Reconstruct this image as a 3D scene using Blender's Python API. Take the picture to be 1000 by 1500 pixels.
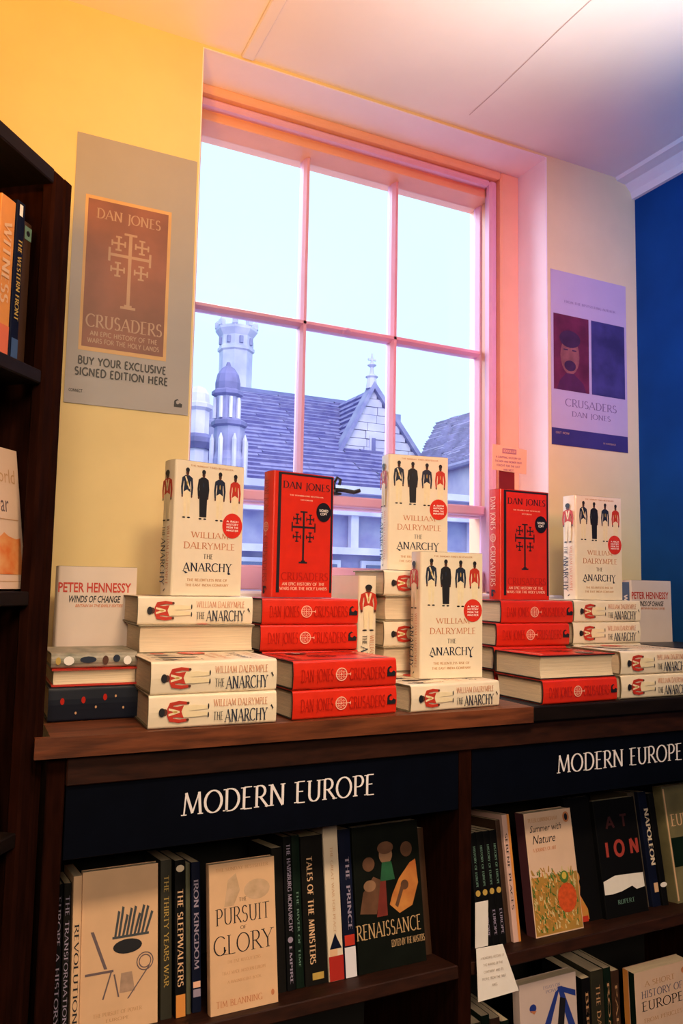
import bpy, math, random
from mathutils import Vector, Matrix
from math import sin, cos, pi, radians
random.seed(7)
for o in list(bpy.data.objects): bpy.data.objects.remove(o)
SC = bpy.context.scene
COL = SC.collection
CZ = 1.45                                   # eye height; heights below are given relative to it

# ---------------------------------------------------------------- camera
def make_camera():
    ya, pt, ro = radians(25.637), radians(5.315), radians(1.052)
    f = Vector((sin(ya)*cos(pt), cos(ya)*cos(pt), sin(pt)))
    r = Vector((cos(ya), -sin(ya), 0)); u = r.cross(f)
    r2 = r*cos(ro) + u*sin(ro); u2 = -r*sin(ro) + u*cos(ro)
    cam = bpy.data.cameras.new('camera'); ob = bpy.data.objects.new('camera', cam); COL.objects.link(ob)
    M = Matrix((r2, u2, -f)).transposed().to_4x4(); M.translation = Vector((0, 0, CZ))
    ob.matrix_world = M
    cam.sensor_fit = 'VERTICAL'; cam.sensor_height = 36; cam.lens = 1136.3/1500*36
    cam.clip_start = .02; cam.clip_end = 400
    SC.camera = ob
make_camera()
# ---------------------------------------------------------------- world, lamps, exposure
w = bpy.data.worlds.new('overcast_sky'); SC.world = w; w.use_nodes = True
bg = w.node_tree.nodes['Background']; bg.inputs[0].default_value = (.57, .80, 1.0, 1); bg.inputs[1].default_value = 1.55
SC.view_settings.view_transform = 'Standard'; SC.view_settings.look = 'None'
SC.view_settings.exposure = 0.0; SC.view_settings.gamma = 1.0; SC.view_settings.use_curve_mapping = False

def aim(o, tgt):
    d = Vector(tgt) - o.location; o.rotation_euler = d.to_track_quat('-Z', 'Y').to_euler()
def area(name, loc, tgt, size, power, color, size_y=None, spread=180):
    l = bpy.data.lights.new(name, 'AREA'); l.energy = power; l.color = color; l.size = size; l.spread = radians(spread)
    if size_y: l.shape = 'RECTANGLE'; l.size_y = size_y
    o = bpy.data.objects.new(name, l); COL.objects.link(o); o.location = loc; aim(o, tgt); return o
def spot(name, loc, tgt, power, color, angle, blend=.8, radius=.08):
    l = bpy.data.lights.new(name, 'SPOT'); l.energy = power; l.color = color; l.spot_size = radians(angle)
    l.spot_blend = blend; l.shadow_soft_size = radius
    o = bpy.data.objects.new(name, l); COL.objects.link(o); o.location = loc; aim(o, tgt); return o
area('ceiling_lamp', (.45, .02, 2.66), (.80, 1.35, .90), .35, 14, (1, .72, .45), spread=110)
area('room_lamp', (-.3, -1.5, 2.3), (.8, 1.4, .80), .6, 10.5, (1, .78, .56), spread=90)
spot('added_amber_tint', (-.25, .25, 1.9), (.10, 1.72, 2.62), 80, (1, .42, .001), 50, 1.0)  # added yellow tint on the upper left wall, not a room lamp
spot('added_peach_tint', (.5, .1, 1.5), (.45, 1.0, 2.727), 135, (1, .52, .24), 70, 1.0, .15)  # added uplight without a fixture, tints the ceiling peach
spot('added_rose_tint', (.75, .2, 1.9), (1.36, 1.8, 2.2), 62, (1, .05, .10), 50, 1.0)  # added pink wash over the window frame; the room has no such lamp
spot('added_cool_fill', (1.25, .1, 1.5), (1.08, .72, 2.727), 230, (.92, .92, 1.0), 52, 1.0, .15)  # added cool light for the ceiling, no real source there
spot('added_blue_tint', (.9, .1, 2.2), (1.83, 1.25, 2.25), 130, (.02, .30, 1.0), 60, 1.0)  # added blue wash on the right wall, not a lamp of the shop
area('added_yard_fill', (4, 7, 9), (6, 14, 3), 6, 700, (1, .86, .92))  # added area light that brightens the buildings outside
area('added_sky_fill', (1.0, 3.7, 5.4), (.95, 1.6, 1.3), 2.2, 800, (.78, .86, 1.0))  # added fill above the window, boosts daylight on book tops and sill
area('added_side_fill', (-1.3, 3.9, 3.6), (.95, 1.8, 1.8), 2.2, 190, (.82, .84, 1.0))  # added fill from the left, brightens the recess and book spines

# ---------------------------------------------------------------- materials
MATS = {}
def mat(name, col, rough=.6, noise=0.0, scale=20, bump=0.0, stretch=(1, 1, 1), emit=None, spec=.5, col2=None, coat=0, detail=4):
    if name in MATS: return MATS[name]
    m = bpy.data.materials.new(name); m.use_nodes = True; nt = m.node_tree; N = nt.nodes; Lk = nt.links
    b = N['Principled BSDF']; b.inputs['Base Color'].default_value = (*col, 1); b.inputs['Roughness'].default_value = rough
    b.inputs['Specular IOR Level'].default_value = spec; b.inputs['Coat Weight'].default_value = coat
    tc = N.new('ShaderNodeTexCoord'); mp = N.new('ShaderNodeMapping'); mp.inputs['Scale'].default_value = stretch
    Lk.new(tc.outputs['Object'], mp.inputs['Vector'])
    nz = N.new('ShaderNodeTexNoise'); nz.inputs['Scale'].default_value = scale; nz.inputs['Detail'].default_value = detail
    Lk.new(mp.outputs[0], nz.inputs['Vector'])
    c2 = col2 if col2 else tuple(c*(1-noise) for c in col)
    mx = N.new('ShaderNodeMix'); mx.data_type = 'RGBA'
    mx.inputs[6].default_value = (*c2, 1); mx.inputs[7].default_value = (*col, 1)
    rp = N.new('ShaderNodeMapRange'); rp.inputs[1].default_value = .35; rp.inputs[2].default_value = .65
    Lk.new(nz.outputs[0], rp.inputs[0]); Lk.new(rp.outputs[0], mx.inputs[0]); Lk.new(mx.outputs[2], b.inputs['Base Color'])
    if bump:
        bp = N.new('ShaderNodeBump'); bp.inputs['Strength'].default_value = bump; bp.inputs['Distance'].default_value = .002
        Lk.new(nz.outputs[0], bp.inputs['Height']); Lk.new(bp.outputs[0], b.inputs['Normal'])
    MATS[name] = m; return m
plaster = mat('wall_plaster', (.76, .61, .30), .9, .05, 9, .15, spec=.2)
reveal_m = mat('reveal_white_paint', (.86, .76, .76), .7, .04, 9, .1)
ceil_m = mat('ceiling_plaster', (.86, .78, .68), .9, .04, 6, .1)
blue_lit_wall = mat('blue_lit_wall_paint', (.005, .060, .22), .85, .25, 4, .1, spec=.1)  # blue tint of the light put into the wall colour
pink_lit_gloss = mat('pink_lit_gloss_paint', (.70, .38, .53), .4, .05, 14, .1)  # pink tint of the light mixed into the white paint colour
orange_shade_m = mat('orange_shade_gloss_paint', (.82, .42, .26), .4, .05, 14, .05)  # orange of the shaded mouldings painted into their colour
sill_m = mat('sill_paint', (.86, .84, .84), .4, .05, 14, .05)
wood = mat('brown_wood', (.19, .052, .018), .42, .6, 10, .3, (1, 9, 9), detail=8)
wood_d = mat('dark_brown_wood', (.034, .009, .004), .6, .5, 10, .25, (2, 9, 9), detail=8, spec=.22)
wood_v = mat('dark_wood_upright', (.020, .005, .0025), .9, .5, 10, .1, (9, 9, 1.2), detail=8, spec=.03)
wood_black = mat('black_stained_wood', (.008, .004, .003), .6, .5, 10, .2, (1, 9, 9), detail=8, spec=.15)
black_in = mat('dark_back_panel', (.006, .005, .004), .8, .3, 10)
sign_m = mat('sign_navy', (.0015, .0025, .007), .6, .2, 30, spec=.06)
sign_txt = mat('sign_lettering', (.88, .82, .84), .5, .03, 30)
floor_m = mat('carpet', (.10, .05, .04), .95, .4, 60, .5)
cream = mat('cream_jacket', (.86, .74, .56), .38, .03, 40, coat=.15)
cream_board = mat('cream_board', (.20, .16, .09), .7, .2, 60)
red = mat('red_jacket', (.72, .026, .008), .36, .10, 30, coat=.12)
black_board = mat('black_board', (.018, .012, .010), .6, .3, 60)
ink = mat('black_ink', (.010, .010, .014), .5, .1, 80)
ink_navy = mat('navy_ink', (.012, .022, .05), .5, .2, 80)
ink_red = mat('red_ink', (.55, .035, .015), .5, .1, 80)
ink_orange = mat('orange_ink', (.62, .22, .09), .5, .1, 80)
ink_tan = mat('tan_ink', (.60, .33, .16), .5, .1, 80)
skin_ink = mat('brown_ink', (.10, .03, .015), .5, .2, 80)
trouser = mat('pale_trouser_ink', (.88, .74, .48), .5, .06, 120)
gold_ink = mat('gold_ink', (.55, .36, .08), .5, .1, 80)
ink_dred = mat('dark_red_foil', (.46, .016, .007), .3, .1, 80)
pale_ink = mat('pale_pink_ink', (.90, .52, .38), .45, .05, 80)
white_ink = mat('white_ink', (.92, .86, .80), .45, .03, 80)
sticker_red = mat('red_sticker', (.72, .035, .018), .35, .05, 50)
sticker_black = mat('black_sticker', (.012, .010, .014), .35, .05, 50)
page_m = mat('page_edges', (.80, .64, .44), .85, .22, 260, .25, (.05, 6, .05), detail=3)
metal_black = mat('black_iron', (.015, .015, .02), .35, .2, 40)
pinkcard = mat('pink_card', (.80, .45, .33), .6, .04, 30)
maroon = mat('maroon_card', (.20, .010, .012), .5, .1, 30)
white_pap = mat('white_paper', (.85, .80, .76), .7, .04, 30)
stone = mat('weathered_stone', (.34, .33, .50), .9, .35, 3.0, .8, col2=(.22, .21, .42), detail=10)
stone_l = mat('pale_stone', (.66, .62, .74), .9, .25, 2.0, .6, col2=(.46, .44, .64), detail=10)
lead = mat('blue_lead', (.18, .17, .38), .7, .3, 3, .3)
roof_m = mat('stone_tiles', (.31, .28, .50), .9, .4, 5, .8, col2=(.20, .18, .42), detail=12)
glass_out = mat('dark_window_glass', (.10, .12, .25), .2, .2, 2)
def pane_material():
    m = bpy.data.materials.new('window_glass'); m.use_nodes = True; nt = m.node_tree; nt.nodes.clear()
    o = nt.nodes.new('ShaderNodeOutputMaterial'); t = nt.nodes.new('ShaderNodeBsdfTransparent'); g = nt.nodes.new('ShaderNodeBsdfGlossy')
    t.inputs[0].default_value = (.97, .99, 1, 1); g.inputs['Roughness'].default_value = .02
    f = nt.nodes.new('ShaderNodeFresnel'); f.inputs[0].default_value = 1.2; mx = nt.nodes.new('ShaderNodeMixShader')
    nt.links.new(f.outputs[0], mx.inputs[0]); nt.links.new(t.outputs[0], mx.inputs[1]); nt.links.new(g.outputs[0], mx.inputs[2])
    nt.links.new(mx.outputs[0], o.inputs[0]); return m
pane_m = pane_material()

# ---------------------------------------------------------------- mesh helpers
class MB:
    def __init__(s): s.v = []; s.f = []; s.m = []; s.mats = []
    def mi(s, m):
        if m not in s.mats: s.mats.append(m)
        return s.mats.index(m)
    def add(s, vs, fs, m):
        b = len(s.v); s.v += [tuple(v) for v in vs]; k = s.mi(m)
        for f in fs: s.f.append(tuple(b+i for i in f)); s.m.append(k)
        return s
    def box(s, x0, x1, y0, y1, z0, z1, m):
        vs = [(x, y, z) for z in (z0, z1) for y in (y0, y1) for x in (x0, x1)]
        return s.add(vs, [(0, 2, 3, 1), (4, 5, 7, 6), (0, 1, 5, 4), (2, 6, 7, 3), (0, 4, 6, 2), (1, 3, 7, 5)], m)
    def bbox(s, x0, x1, y0, y1, z0, z1, m, b=.002):
        # box with chamfered edges
        vs = []
        for z, zi in ((z0, 1), (z1, -1)):
            pass
        X = (x0, x1); Y = (y0, y1); Z = (z0, z1); idx = {}
        for i in (0, 1):
            for j in (0, 1):
                for k in (0, 1):
                    sx = 1-2*i; sy = 1-2*j; sz = 1-2*k
                    idx[i, j, k, 'x'] = len(vs); vs.append((X[i], Y[j]+sy*b, Z[k]+sz*b))
                    idx[i, j, k, 'y'] = len(vs); vs.append((X[i]+sx*b, Y[j], Z[k]+sz*b))
                    idx[i, j, k, 'z'] = len(vs); vs.append((X[i]+sx*b, Y[j]+sy*b, Z[k]))
        g = idx; fs = []
        for i in (0, 1): fs.append([g[i, 0, 0, 'x'], g[i, 1, 0, 'x'], g[i, 1, 1, 'x'], g[i, 0, 1, 'x']])
        for j in (0, 1): fs.append([g[0, j, 0, 'y'], g[1, j, 0, 'y'], g[1, j, 1, 'y'], g[0, j, 1, 'y']])
        for k in (0, 1): fs.append([g[0, 0, k, 'z'], g[1, 0, k, 'z'], g[1, 1, k, 'z'], g[0, 1, k, 'z']])
        for i in (0, 1):
            for j in (0, 1):
                fs.append([g[i, j, 0, 'x'], g[i, j, 1, 'x'], g[i, j, 1, 'y'], g[i, j, 0, 'y']])
                fs.append([g[i, 0, j, 'x'], g[i, 1, j, 'x'], g[i, 1, j, 'z'], g[i, 0, j, 'z']])
                fs.append([g[0, i, j, 'y'], g[1, i, j, 'y'], g[1, i, j, 'z'], g[0, i, j, 'z']])
                for k in (0, 1): fs.append([g[i, j, k, 'x'], g[i, j, k, 'y'], g[i, j, k, 'z']])
        return s.add(vs, fs, m)
    def prism(s, pts, z0, z1, m, ax='z'):
        n = len(pts)
        def P(p, z):
            return (p[0], p[1], z) if ax == 'z' else ((p[0], z, p[1]) if ax == 'y' else (z, p[0], p[1]))
        vs = [P(p, z0) for p in pts]+[P(p, z1) for p in pts]
        fs = [tuple(range(n))[::-1], tuple(range(n, 2*n))]+[(i, (i+1) % n, n+(i+1) % n, n+i) for i in range(n)]
        return s.add(vs, fs, m)
    def ring(s, cx, cy, prof, n, m, a0=0):
        vs = []; fs = []
        for r, z in prof:
            for i in range(n):
                a = a0+2*pi*i/n; vs.append((cx+r*cos(a), cy+r*sin(a), z))
        for k in range(len(prof)-1):
            for i in range(n):
                fs.append((k*n+i, k*n+(i+1) % n, (k+1)*n+(i+1) % n, (k+1)*n+i))
        fs.append(tuple(range(n))[::-1]); fs.append(tuple((len(prof)-1)*n+i for i in range(n)))
        return s.add(vs, fs, m)
    def tube(s, pts, r, m, n=8):
        vs = []; fs = []; P = [Vector(p) for p in pts]
        for i, p in enumerate(P):
            t = (P[min(i+1, len(P)-1)]-P[max(i-1, 0)]).normalized()
            a = t.orthogonal().normalized(); 
            if i and prev.length: a = (prev - t*prev.dot(t)).normalized()
            prev = a; b = t.cross(a)
            for k in range(n):
                an = 2*pi*k/n; vs.append(p+(a*cos(an)+b*sin(an))*r)
        for i in range(len(P)-1):
            for k in range(n): fs.append((i*n+k, i*n+(k+1) % n, (i+1)*n+(k+1) % n, (i+1)*n+k))
        fs.append(tuple(range(n))[::-1]); fs.append(tuple((len(P)-1)*n+k for k in range(n)))
        return s.add(vs, fs, m)
    def mesh(s, name, fix=True):
        me = bpy.data.meshes.new(name); me.from_pydata(s.v, [], s.f)
        for m in s.mats: me.materials.append(m)
        for p, k in zip(me.polygons, s.m): p.material_index = k
        if fix:
            import bmesh
            bm = bmesh.new(); bm.from_mesh(me); bmesh.ops.recalc_face_normals(bm, faces=bm.faces); bm.to_mesh(me); bm.free()
        me.update(); return me
def link(name, me, parent=None):
    o = bpy.data.objects.new(name, me); COL.objects.link(o); o.parent = parent; return o
def build(mb, name, parent=None): return link(name, mb.mesh(name), parent)
def tag(o, label=None, cat=None, group=None, kind=None):
    if label: o['label'] = label
    if cat: o['category'] = cat
    if group: o['group'] = group
    if kind: o['kind'] = kind
    return o
def empty(name, loc=(0, 0, 0), M=None):
    o = bpy.data.objects.new(name, None); COL.objects.link(o); o.empty_display_size = .05
    if M is not None: o.matrix_world = M
    else: o.location = loc
    return o
def struct(mb, name, parent=None, label=None):
    o = build(mb, name, parent)
    if parent is None: o['kind'] = 'structure'
    if label: o['label'] = label
    return o

# ---------------------------------------------------------------- lettering: a small stroke font of serif capitals
def arc(cx, cy, rx, ry, a0, a1, n=9):
    return [(cx+rx*cos(radians(a0+(a1-a0)*i/n)), cy+ry*sin(radians(a0+(a1-a0)*i/n))) for i in range(n+1)]
G = {
 'A': (.80, [[(.04, 0), (.40, 1)], [(.40, 1), (.76, 0)], [(.18, .34), (.62, .34)]], [(.04, 0), (.76, 0)]),
 'B': (.66, [[(.14, 0), (.14, 1)], [(.14, 1)]+arc(.32, .77, .22, .23, 90, -90)+[(.14, .54)], [(.14, .54)]+arc(.34, .27, .26, .27, 90, -90)+[(.14, 0)]], [(.10, 0), (.10, 1)]),
 'C': (.78, [arc(.46, .5, .40, .5, 45, 315, 14)], []),
 'D': (.80, [[(.14, 0), (.14, 1)], [(.14, 1)]+arc(.32, .5, .42, .5, 90, -90, 12)+[(.14, 0)]], [(.10, 0), (.10, 1)]),
 'E': (.58, [[(.14, 0), (.14, 1)], [(.14, 1), (.52, 1)], [(.14, .53), (.44, .53)], [(.14, 0), (.54, 0)]], [(.10, 0), (.10, 1)]),
 'F': (.54, [[(.14, 0), (.14, 1)], [(.14, 1), (.52, 1)], [(.14, .52), (.44, .52)]], [(.14, 0), (.10, 1)]),
 'G': (.82, [arc(.46, .5, .40, .5, 45, 330, 14), [(.72, .42), (.72, .1)]], [(.72, .42)]),
 'H': (.82, [[(.14, 0), (.14, 1)], [(.68, 0), (.68, 1)], [(.14, .52), (.68, .52)]], [(.14, 0), (.14, 1), (.68, 0), (.68, 1)]),
 'I': (.30, [[(.15, 0), (.15, 1)]], [(.15, 0), (.15, 1)]),
 'J': (.34, [[(.22, 1), (.22, .05)]+arc(.08, .02, .14, .2, 0, -80, 4)], [(.22, 1)]),
 'K': (.74, [[(.14, 0), (.14, 1)], [(.64, 1), (.16, .48)], [(.26, .56), (.72, 0)]], [(.14, 0), (.14, 1), (.64, 1), (.70, 0)]),
 'L': (.56, [[(.14, 0), (.14, 1)], [(.14, 0), (.54, 0)]], [(.10, 0), (.14, 1)]),
 'M': (.98, [[(.10, 0), (.18, 1)], [(.18, 1), (.50, .08)], [(.50, .08), (.80, 1)], [(.80, 1), (.88, 0)]], [(.10, 0), (.88, 0)]),
 'N': (.86, [[(.14, 0), (.14, 1)], [(.14, 1), (.72, 0)], [(.72, 0), (.72, 1)]], [(.14, 0), (.10, 1), (.72, 1)]),
 'O': (.90, [arc(.45, .5, .40, .5, 90, 450, 20)], []),
 'P': (.62, [[(.14, 0), (.14, 1)], [(.14, 1)]+arc(.32, .73, .25, .27, 90, -90)+[(.14, .46)]], [(.14, 0), (.10, 1)]),
 'Q': (.90, [arc(.45, .5, .40, .5, 90, 450, 20), [(.45, .1), (.9, -.15)]], []),
 'R': (.70, [[(.14, 0), (.14, 1)], [(.14, 1)]+arc(.32, .74, .24, .26, 90, -90)+[(.14, .48)], [(.32, .48), (.70, 0)]], [(.14, 0), (.10, 1), (.70, 0)]),
 'S': (.56, [arc(.28, .75, .19, .25, 30, 250, 9)+arc(.28, .26, .22, .26, 70, -140, 9)], []),
 'T': (.72, [[(.36, 0), (.36, 1)], [(.04, 1), (.68, 1)]], [(.36, 0)]),
 'U': (.78, [[(.14, 1), (.14, .32)]+arc(.40, .30, .26, .30, 180, 360, 8)+[(.66, 1)]], [(.14, 1), (.66, 1)]),
 'V': (.78, [[(.06, 1), (.40, 0)], [(.40, 0), (.74, 1)]], [(.06, 1), (.74, 1)]),
 'W': (1.1, [[(.06, 1), (.32, 0)], [(.32, 0), (.56, 1)], [(.56, 1), (.80, 0)], [(.80, 0), (1.04, 1)]], [(.06, 1), (1.04, 1)]),
 'X': (.76, [[(.06, 1), (.70, 0)], [(.06, 0), (.70, 1)]], [(.06, 1), (.70, 0), (.06, 0), (.70, 1)]),
 'Y': (.74, [[(.06, 1), (.37, .48)], [(.68, 1), (.37, .48)], [(.37, .48), (.37, 0)]], [(.06, 1), (.68, 1), (.37, 0)]),
 'Z': (.66, [[(.06, 1), (.60, 1)], [(.60, 1), (.06, 0)], [(.06, 0), (.60, 0)]], []),
 "'": (.2, [[(.1, 1), (.1, .8)]], []), '-': (.4, [[(.05, .4), (.35, .4)]], []), '.': (.25, [[(.1, 0), (.1, .1)]], []), ' ': (.38, [], []),
}
def stroke_text(txt, thick=.13, thin=.05, serif=True, track=.06):
    """faces (lists of 2D points) of a line of text with cap height 1, and its width"""
    out = []; x = 0
    for ch in txt:
        wd, sts, sf = G.get(ch, G[' '])
        for pl in sts:
            P = [Vector((a+x, b)) for a, b in pl]; n = len(P); L = []; R_ = []
            for i in range(n):
                d = (P[min(i+1, n-1)]-P[max(i-1, 0)])
                if d.length < 1e-6: d = Vector((0, 1))
                d.normalize(); nn = Vector((-d.y, d.x))
                k = abs(d.y)
                if d.x*d.y > 0.05 and len(pl) == 2: k *= .25       # rising diagonals are thin
                wv = thin+(thick-thin)*k if serif else thick
                L.append(P[i]+nn*wv/2); R_.append(P[i]-nn*wv/2)
            for i in range(n-1): out.append([L[i], L[i+1], R_[i+1], R_[i]])
        if serif:
            for sx, sy in sf:
                yy = 0 if sy < .5 else 1; s_ = .13; t = thin*.9
                a, b = (yy, yy+t) if yy == 0 else (yy-t, yy)
                out.append([Vector((x+sx-s_, a)), Vector((x+sx+s_, a)), Vector((x+sx+s_, b)), Vector((x+sx-s_, b))])
        x += wd+track
    return out, x-track
_tc = {}
def font_text(txt, bold=0.0, shear=0.0):
    """the same with Blender's built-in sans-serif, for lower case and posters"""
    k = (txt, bold, shear)
    if k in _tc: return _tc[k]
    cu = bpy.data.curves.new('t', 'FONT'); cu.body = txt; cu.size = 1.0; cu.offset = bold; cu.shear = shear; cu.resolution_u = 2
    o = bpy.data.objects.new('t', cu); COL.objects.link(o)
    dg = bpy.context.evaluated_depsgraph_get(); me = bpy.data.meshes.new_from_object(o.evaluated_get(dg))
    vs = [v.co.copy() for v in me.vertices]
    fs = [[Vector((vs[i].x/.69, vs[i].y/.69)) for i in p.vertices] for p in me.polygons]
    wd = max((v.x for v in vs), default=0)/.69
    bpy.data.objects.remove(o); bpy.data.curves.remove(cu); bpy.data.meshes.remove(me)
    _tc[k] = (fs, wd); return _tc[k]

class Decal:
    """flat print on a face: (u, v) in metres from O along U and V"""
    def __init__(s, O, U, V):
        s.O = Vector(O); s.U = Vector(U); s.V = Vector(V); s.N = s.U.cross(s.V); s.mb = MB()
    def poly(s, pts, m, layer=1):
        vs = [s.O+s.U*p[0]+s.V*p[1]+s.N*(.00025*layer+.000008*(len(s.mb.f) % 15)) for p in pts]
        s.mb.add(vs, [tuple(range(len(vs)))], m); return s
    def rect(s, u0, u1, v0, v1, m, layer=1): return s.poly([(u0, v0), (u1, v0), (u1, v1), (u0, v1)], m, layer)
    def ell(s, cu, cv, ru, rv, m, layer=1, n=20): return s.poly([(cu+ru*cos(2*pi*i/n), cv+rv*sin(2*pi*i/n)) for i in range(n)], m, layer)
    def text(s, txt, cu, cv, h, m, width=None, layer=2, serif=True, align='c', thick=.14, thin=.055, font=False, bold=0, shear=0, rot=0, track=.06):
        fs, wd = font_text(txt, bold, shear) if font else stroke_text(txt, thick, thin, serif, track)
        sx = (width/wd) if width else h
        x0 = {'c': -wd*sx/2, 'l': 0, 'r': -wd*sx}[align]
        for f in fs:
            pts = [(x0+p.x*sx, (p.y-.5)*h) for p in f]
            s.poly([(cu+a*cos(rot)-b*sin(rot), cv+a*sin(rot)+b*cos(rot)) for a, b in pts], m, layer)
        return s
    def build(s, name, parent, label=None):
        if not s.mb.v: return None
        o = link(name, s.mb.mesh(name, fix=False), parent)
        if label: o['label'] = label
        return o

def soldier(d, cu, cv, h, jacket, robe=False, rot=0, sash=None, layer=2, wide=.72, head=1.0):
    """a standing uniformed figure, feet at (cu, cv), of height h; rot turns it on the page"""
    def T(p): 
        a, b = p[0]*h*wide, p[1]*h
        return (cu+a*cos(rot)-b*sin(rot), cv+a*sin(rot)+b*cos(rot))
    def P(pts, m, l=layer): d.poly([T(p) for p in pts], m, l)
    def E(x, y, rx, ry, m, l=layer): P([(x+rx*cos(2*pi*i/12), y+ry*sin(2*pi*i/12)) for i in range(12)], m, l)
    if robe:
        P([(-.10, .84), (.10, .84), (.135, .56), (.12, .05), (-.10, .05), (-.13, .56)], jacket)
    else:
        P([(-.10, .56), (.10, .56), (.11, .30), (.085, .03), (.03, .03), (.01, .42), (-.03, .03), (-.085, .03), (-.10, .30)], trouser)
        P([(-.10, .82), (.10, .82), (.09, .66), (.11, .52), (.0, .57), (-.11, .52), (-.09, .66)], jacket)
    P([(-.06, .86), (.06, .86), (.16, .81), (.13, .74), (-.13, .74), (-.16, .81)], jacket)
    for s_ in (-1, 1):
        P([(s_*.16, .81), (s_*.10, .80), (s_*.13, .60), (s_*.12, .46), (s_*.17, .46), (s_*.19, .62)][::s_], jacket)
        E(s_*.145, .44, .025, .03, skin_ink)
        E(s_*.075, .015, .05, .016, ink)
    E(0, .91, .048*head, .062, skin_ink, layer+1)
    E(0, .965, .062*head, .050*head, ink, layer+2)
    if sash: P([(-.08, .83), (-.04, .84), (.09, .60), (.06, .58)], sash, layer+1)
    if wide > .8:
        for s_ in (-1, 1): P([(s_*.07, .83), (s_*.03, .83), (-s_*.02, .62), (s_*.015, .60)][::s_], trouser, layer+1)
    E(0, .70, .018, .05, gold_ink if not robe else ink_navy, layer+2)

def cross(d, cu, cv, h, m, layer=2, rot=0):
    """a potent cross with four small crosses"""
    def bar(x0, x1, y0, y1):
        pts = [(x0, y0), (x1, y0), (x1, y1), (x0, y1)]
        d.poly([(cu+(a*cos(rot)-b*sin(rot))*h, cv+(a*sin(rot)+b*cos(rot))*h) for a, b in pts], m, layer)
    bar(-.022, .022, -.60, .42); bar(-.27, .27, .085, .125)
    bar(-.085, .085, .40, .43); bar(-.10, .10, -.62, -.585); bar(-.05, .05, -.585, -.56)
    bar(-.285, -.255, .01, .20); bar(.255, .285, .01, .20)
    for sx in (-1, 1):
        for cy in (.27, -.09):
            cx = sx*.155; bar(cx-.014, cx+.014, cy-.10, cy+.10); bar(cx-.09, cx+.09, cy-.013, cy+.013)
            for q in (-1, 1): bar(cx-.04, cx+.04, cy+q*.09-.012, cy+q*.09+.012); bar(cx+q*.085-.011, cx+q*.085+.011, cy-.04, cy+.04)

# ---------------------------------------------------------------- books. Standing frame: spine at x=0 facing -x, front cover at y=0 facing -y
def shell(path, th, z0, z1, m):
    """an extruded strip following path (x, y), thickened inwards"""
    n = len(path); P = [Vector(p) for p in path]; inn = []
    for i in range(n):
        d = (P[min(i+1, n-1)]-P[max(i-1, 0)]).normalized(); inn.append(P[i]+Vector((d.y, -d.x))*th)
    mb = MB(); vs = []
    for q in (P, inn):
        for z in (z0, z1): vs += [(p.x, p.y, z) for p in q]
    a, b, c, e = 0, n, 2*n, 3*n; fs = []
    for i in range(n-1):
        fs += [(a+i, a+i+1, b+i+1, b+i), (c+i, e+i, e+i+1, c+i+1), (b+i, b+i+1, e+i+1, e+i), (a+i, c+i, c+i+1, a+i+1)]
    fs += [(a, b, e, c), (a+n-1, c+n-1, e+n-1, b+n-1)]
    return mb.add(vs, fs, m)
def cover_path(W, T, r=.006, bulge=.0025, ins=0.0):
    p = [(W-ins, ins)]
    p += [(ins+r-(r)*sin(radians(a)), ins+r-r*cos(radians(a))) for a in (0, 22, 45, 67, 90)]
    p += [(ins-bulge*.8, T*.35), (ins-bulge, T*.5), (ins-bulge*.8, T*.65)]
    p += [(ins+r-(r)*cos(radians(a)), T-ins-r+r*sin(radians(a))) for a in (0, 22, 45, 67, 90)]
    p += [(W-ins, T-ins)]
    return p
MC = {}
def cached(key, fn):
    if key not in MC: MC[key] = fn()
    return MC[key]
def book_body(root, W, T, H, jm, bm_, hard=True):
    """jacket (printed outside), boards under it and the block of pages"""
    k = (round(W, 3), round(T, 3), round(H, 3), jm.name, bm_.name, hard)
    r = .0055 if hard else .0015; bl = .002 if hard else .0004
    if T < .02: r = .0015; bl = .0005
    if hard:
        link('dust_jacket', cached(k+('j',), lambda: shell(cover_path(W, T, r, bl), .0007, .0006, H-.0006, jm).mesh('dust_jacket')), root)
        link('boards', cached(k+('b',), lambda: shell(cover_path(W, T, r, bl, .0008), .0026, 0, H, bm_).mesh('boards')), root)
        e = .0035
    else:
        link('cover', cached(k+('j',), lambda: shell(cover_path(W, T, r, bl), .0006, 0, H, jm).mesh('cover')), root)
        e = .0008
    def pages():
        mb = MB(); t = .0034 if hard else .0006; y0, y1 = t, T-t; pts = []
        n = 6
        for i in range(n+1):
            a = i/n; dx = (.004 if hard else 0)*(1-(2*a-1)**2); pts.append((W-e-dx, y0+(y1-y0)*a))
        pts += [(.005 if hard else .0012, y1), (.005 if hard else .0012, y0)]
        return mb.prism(pts, e, H-e, page_m).mesh('page_block')
    link('page_block', cached(k+('p',), pages), root)
def print_on(root, key, name, fn, label=None):
    me = cached(key, fn)
    o = link(name, me, root)
    if label: o['label'] = label
    return o
def FR(W, T, H): return Decal((0, 0, 0), (1, 0, 0), (0, 0, 1))
def SP(W, T, H, bulge=.0025): return Decal((-bulge-.0004, T/2, H), (0, 0, -1), (0, -1, 0))
def dm(d, name): return d.mb.mesh(name, fix=False)

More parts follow.
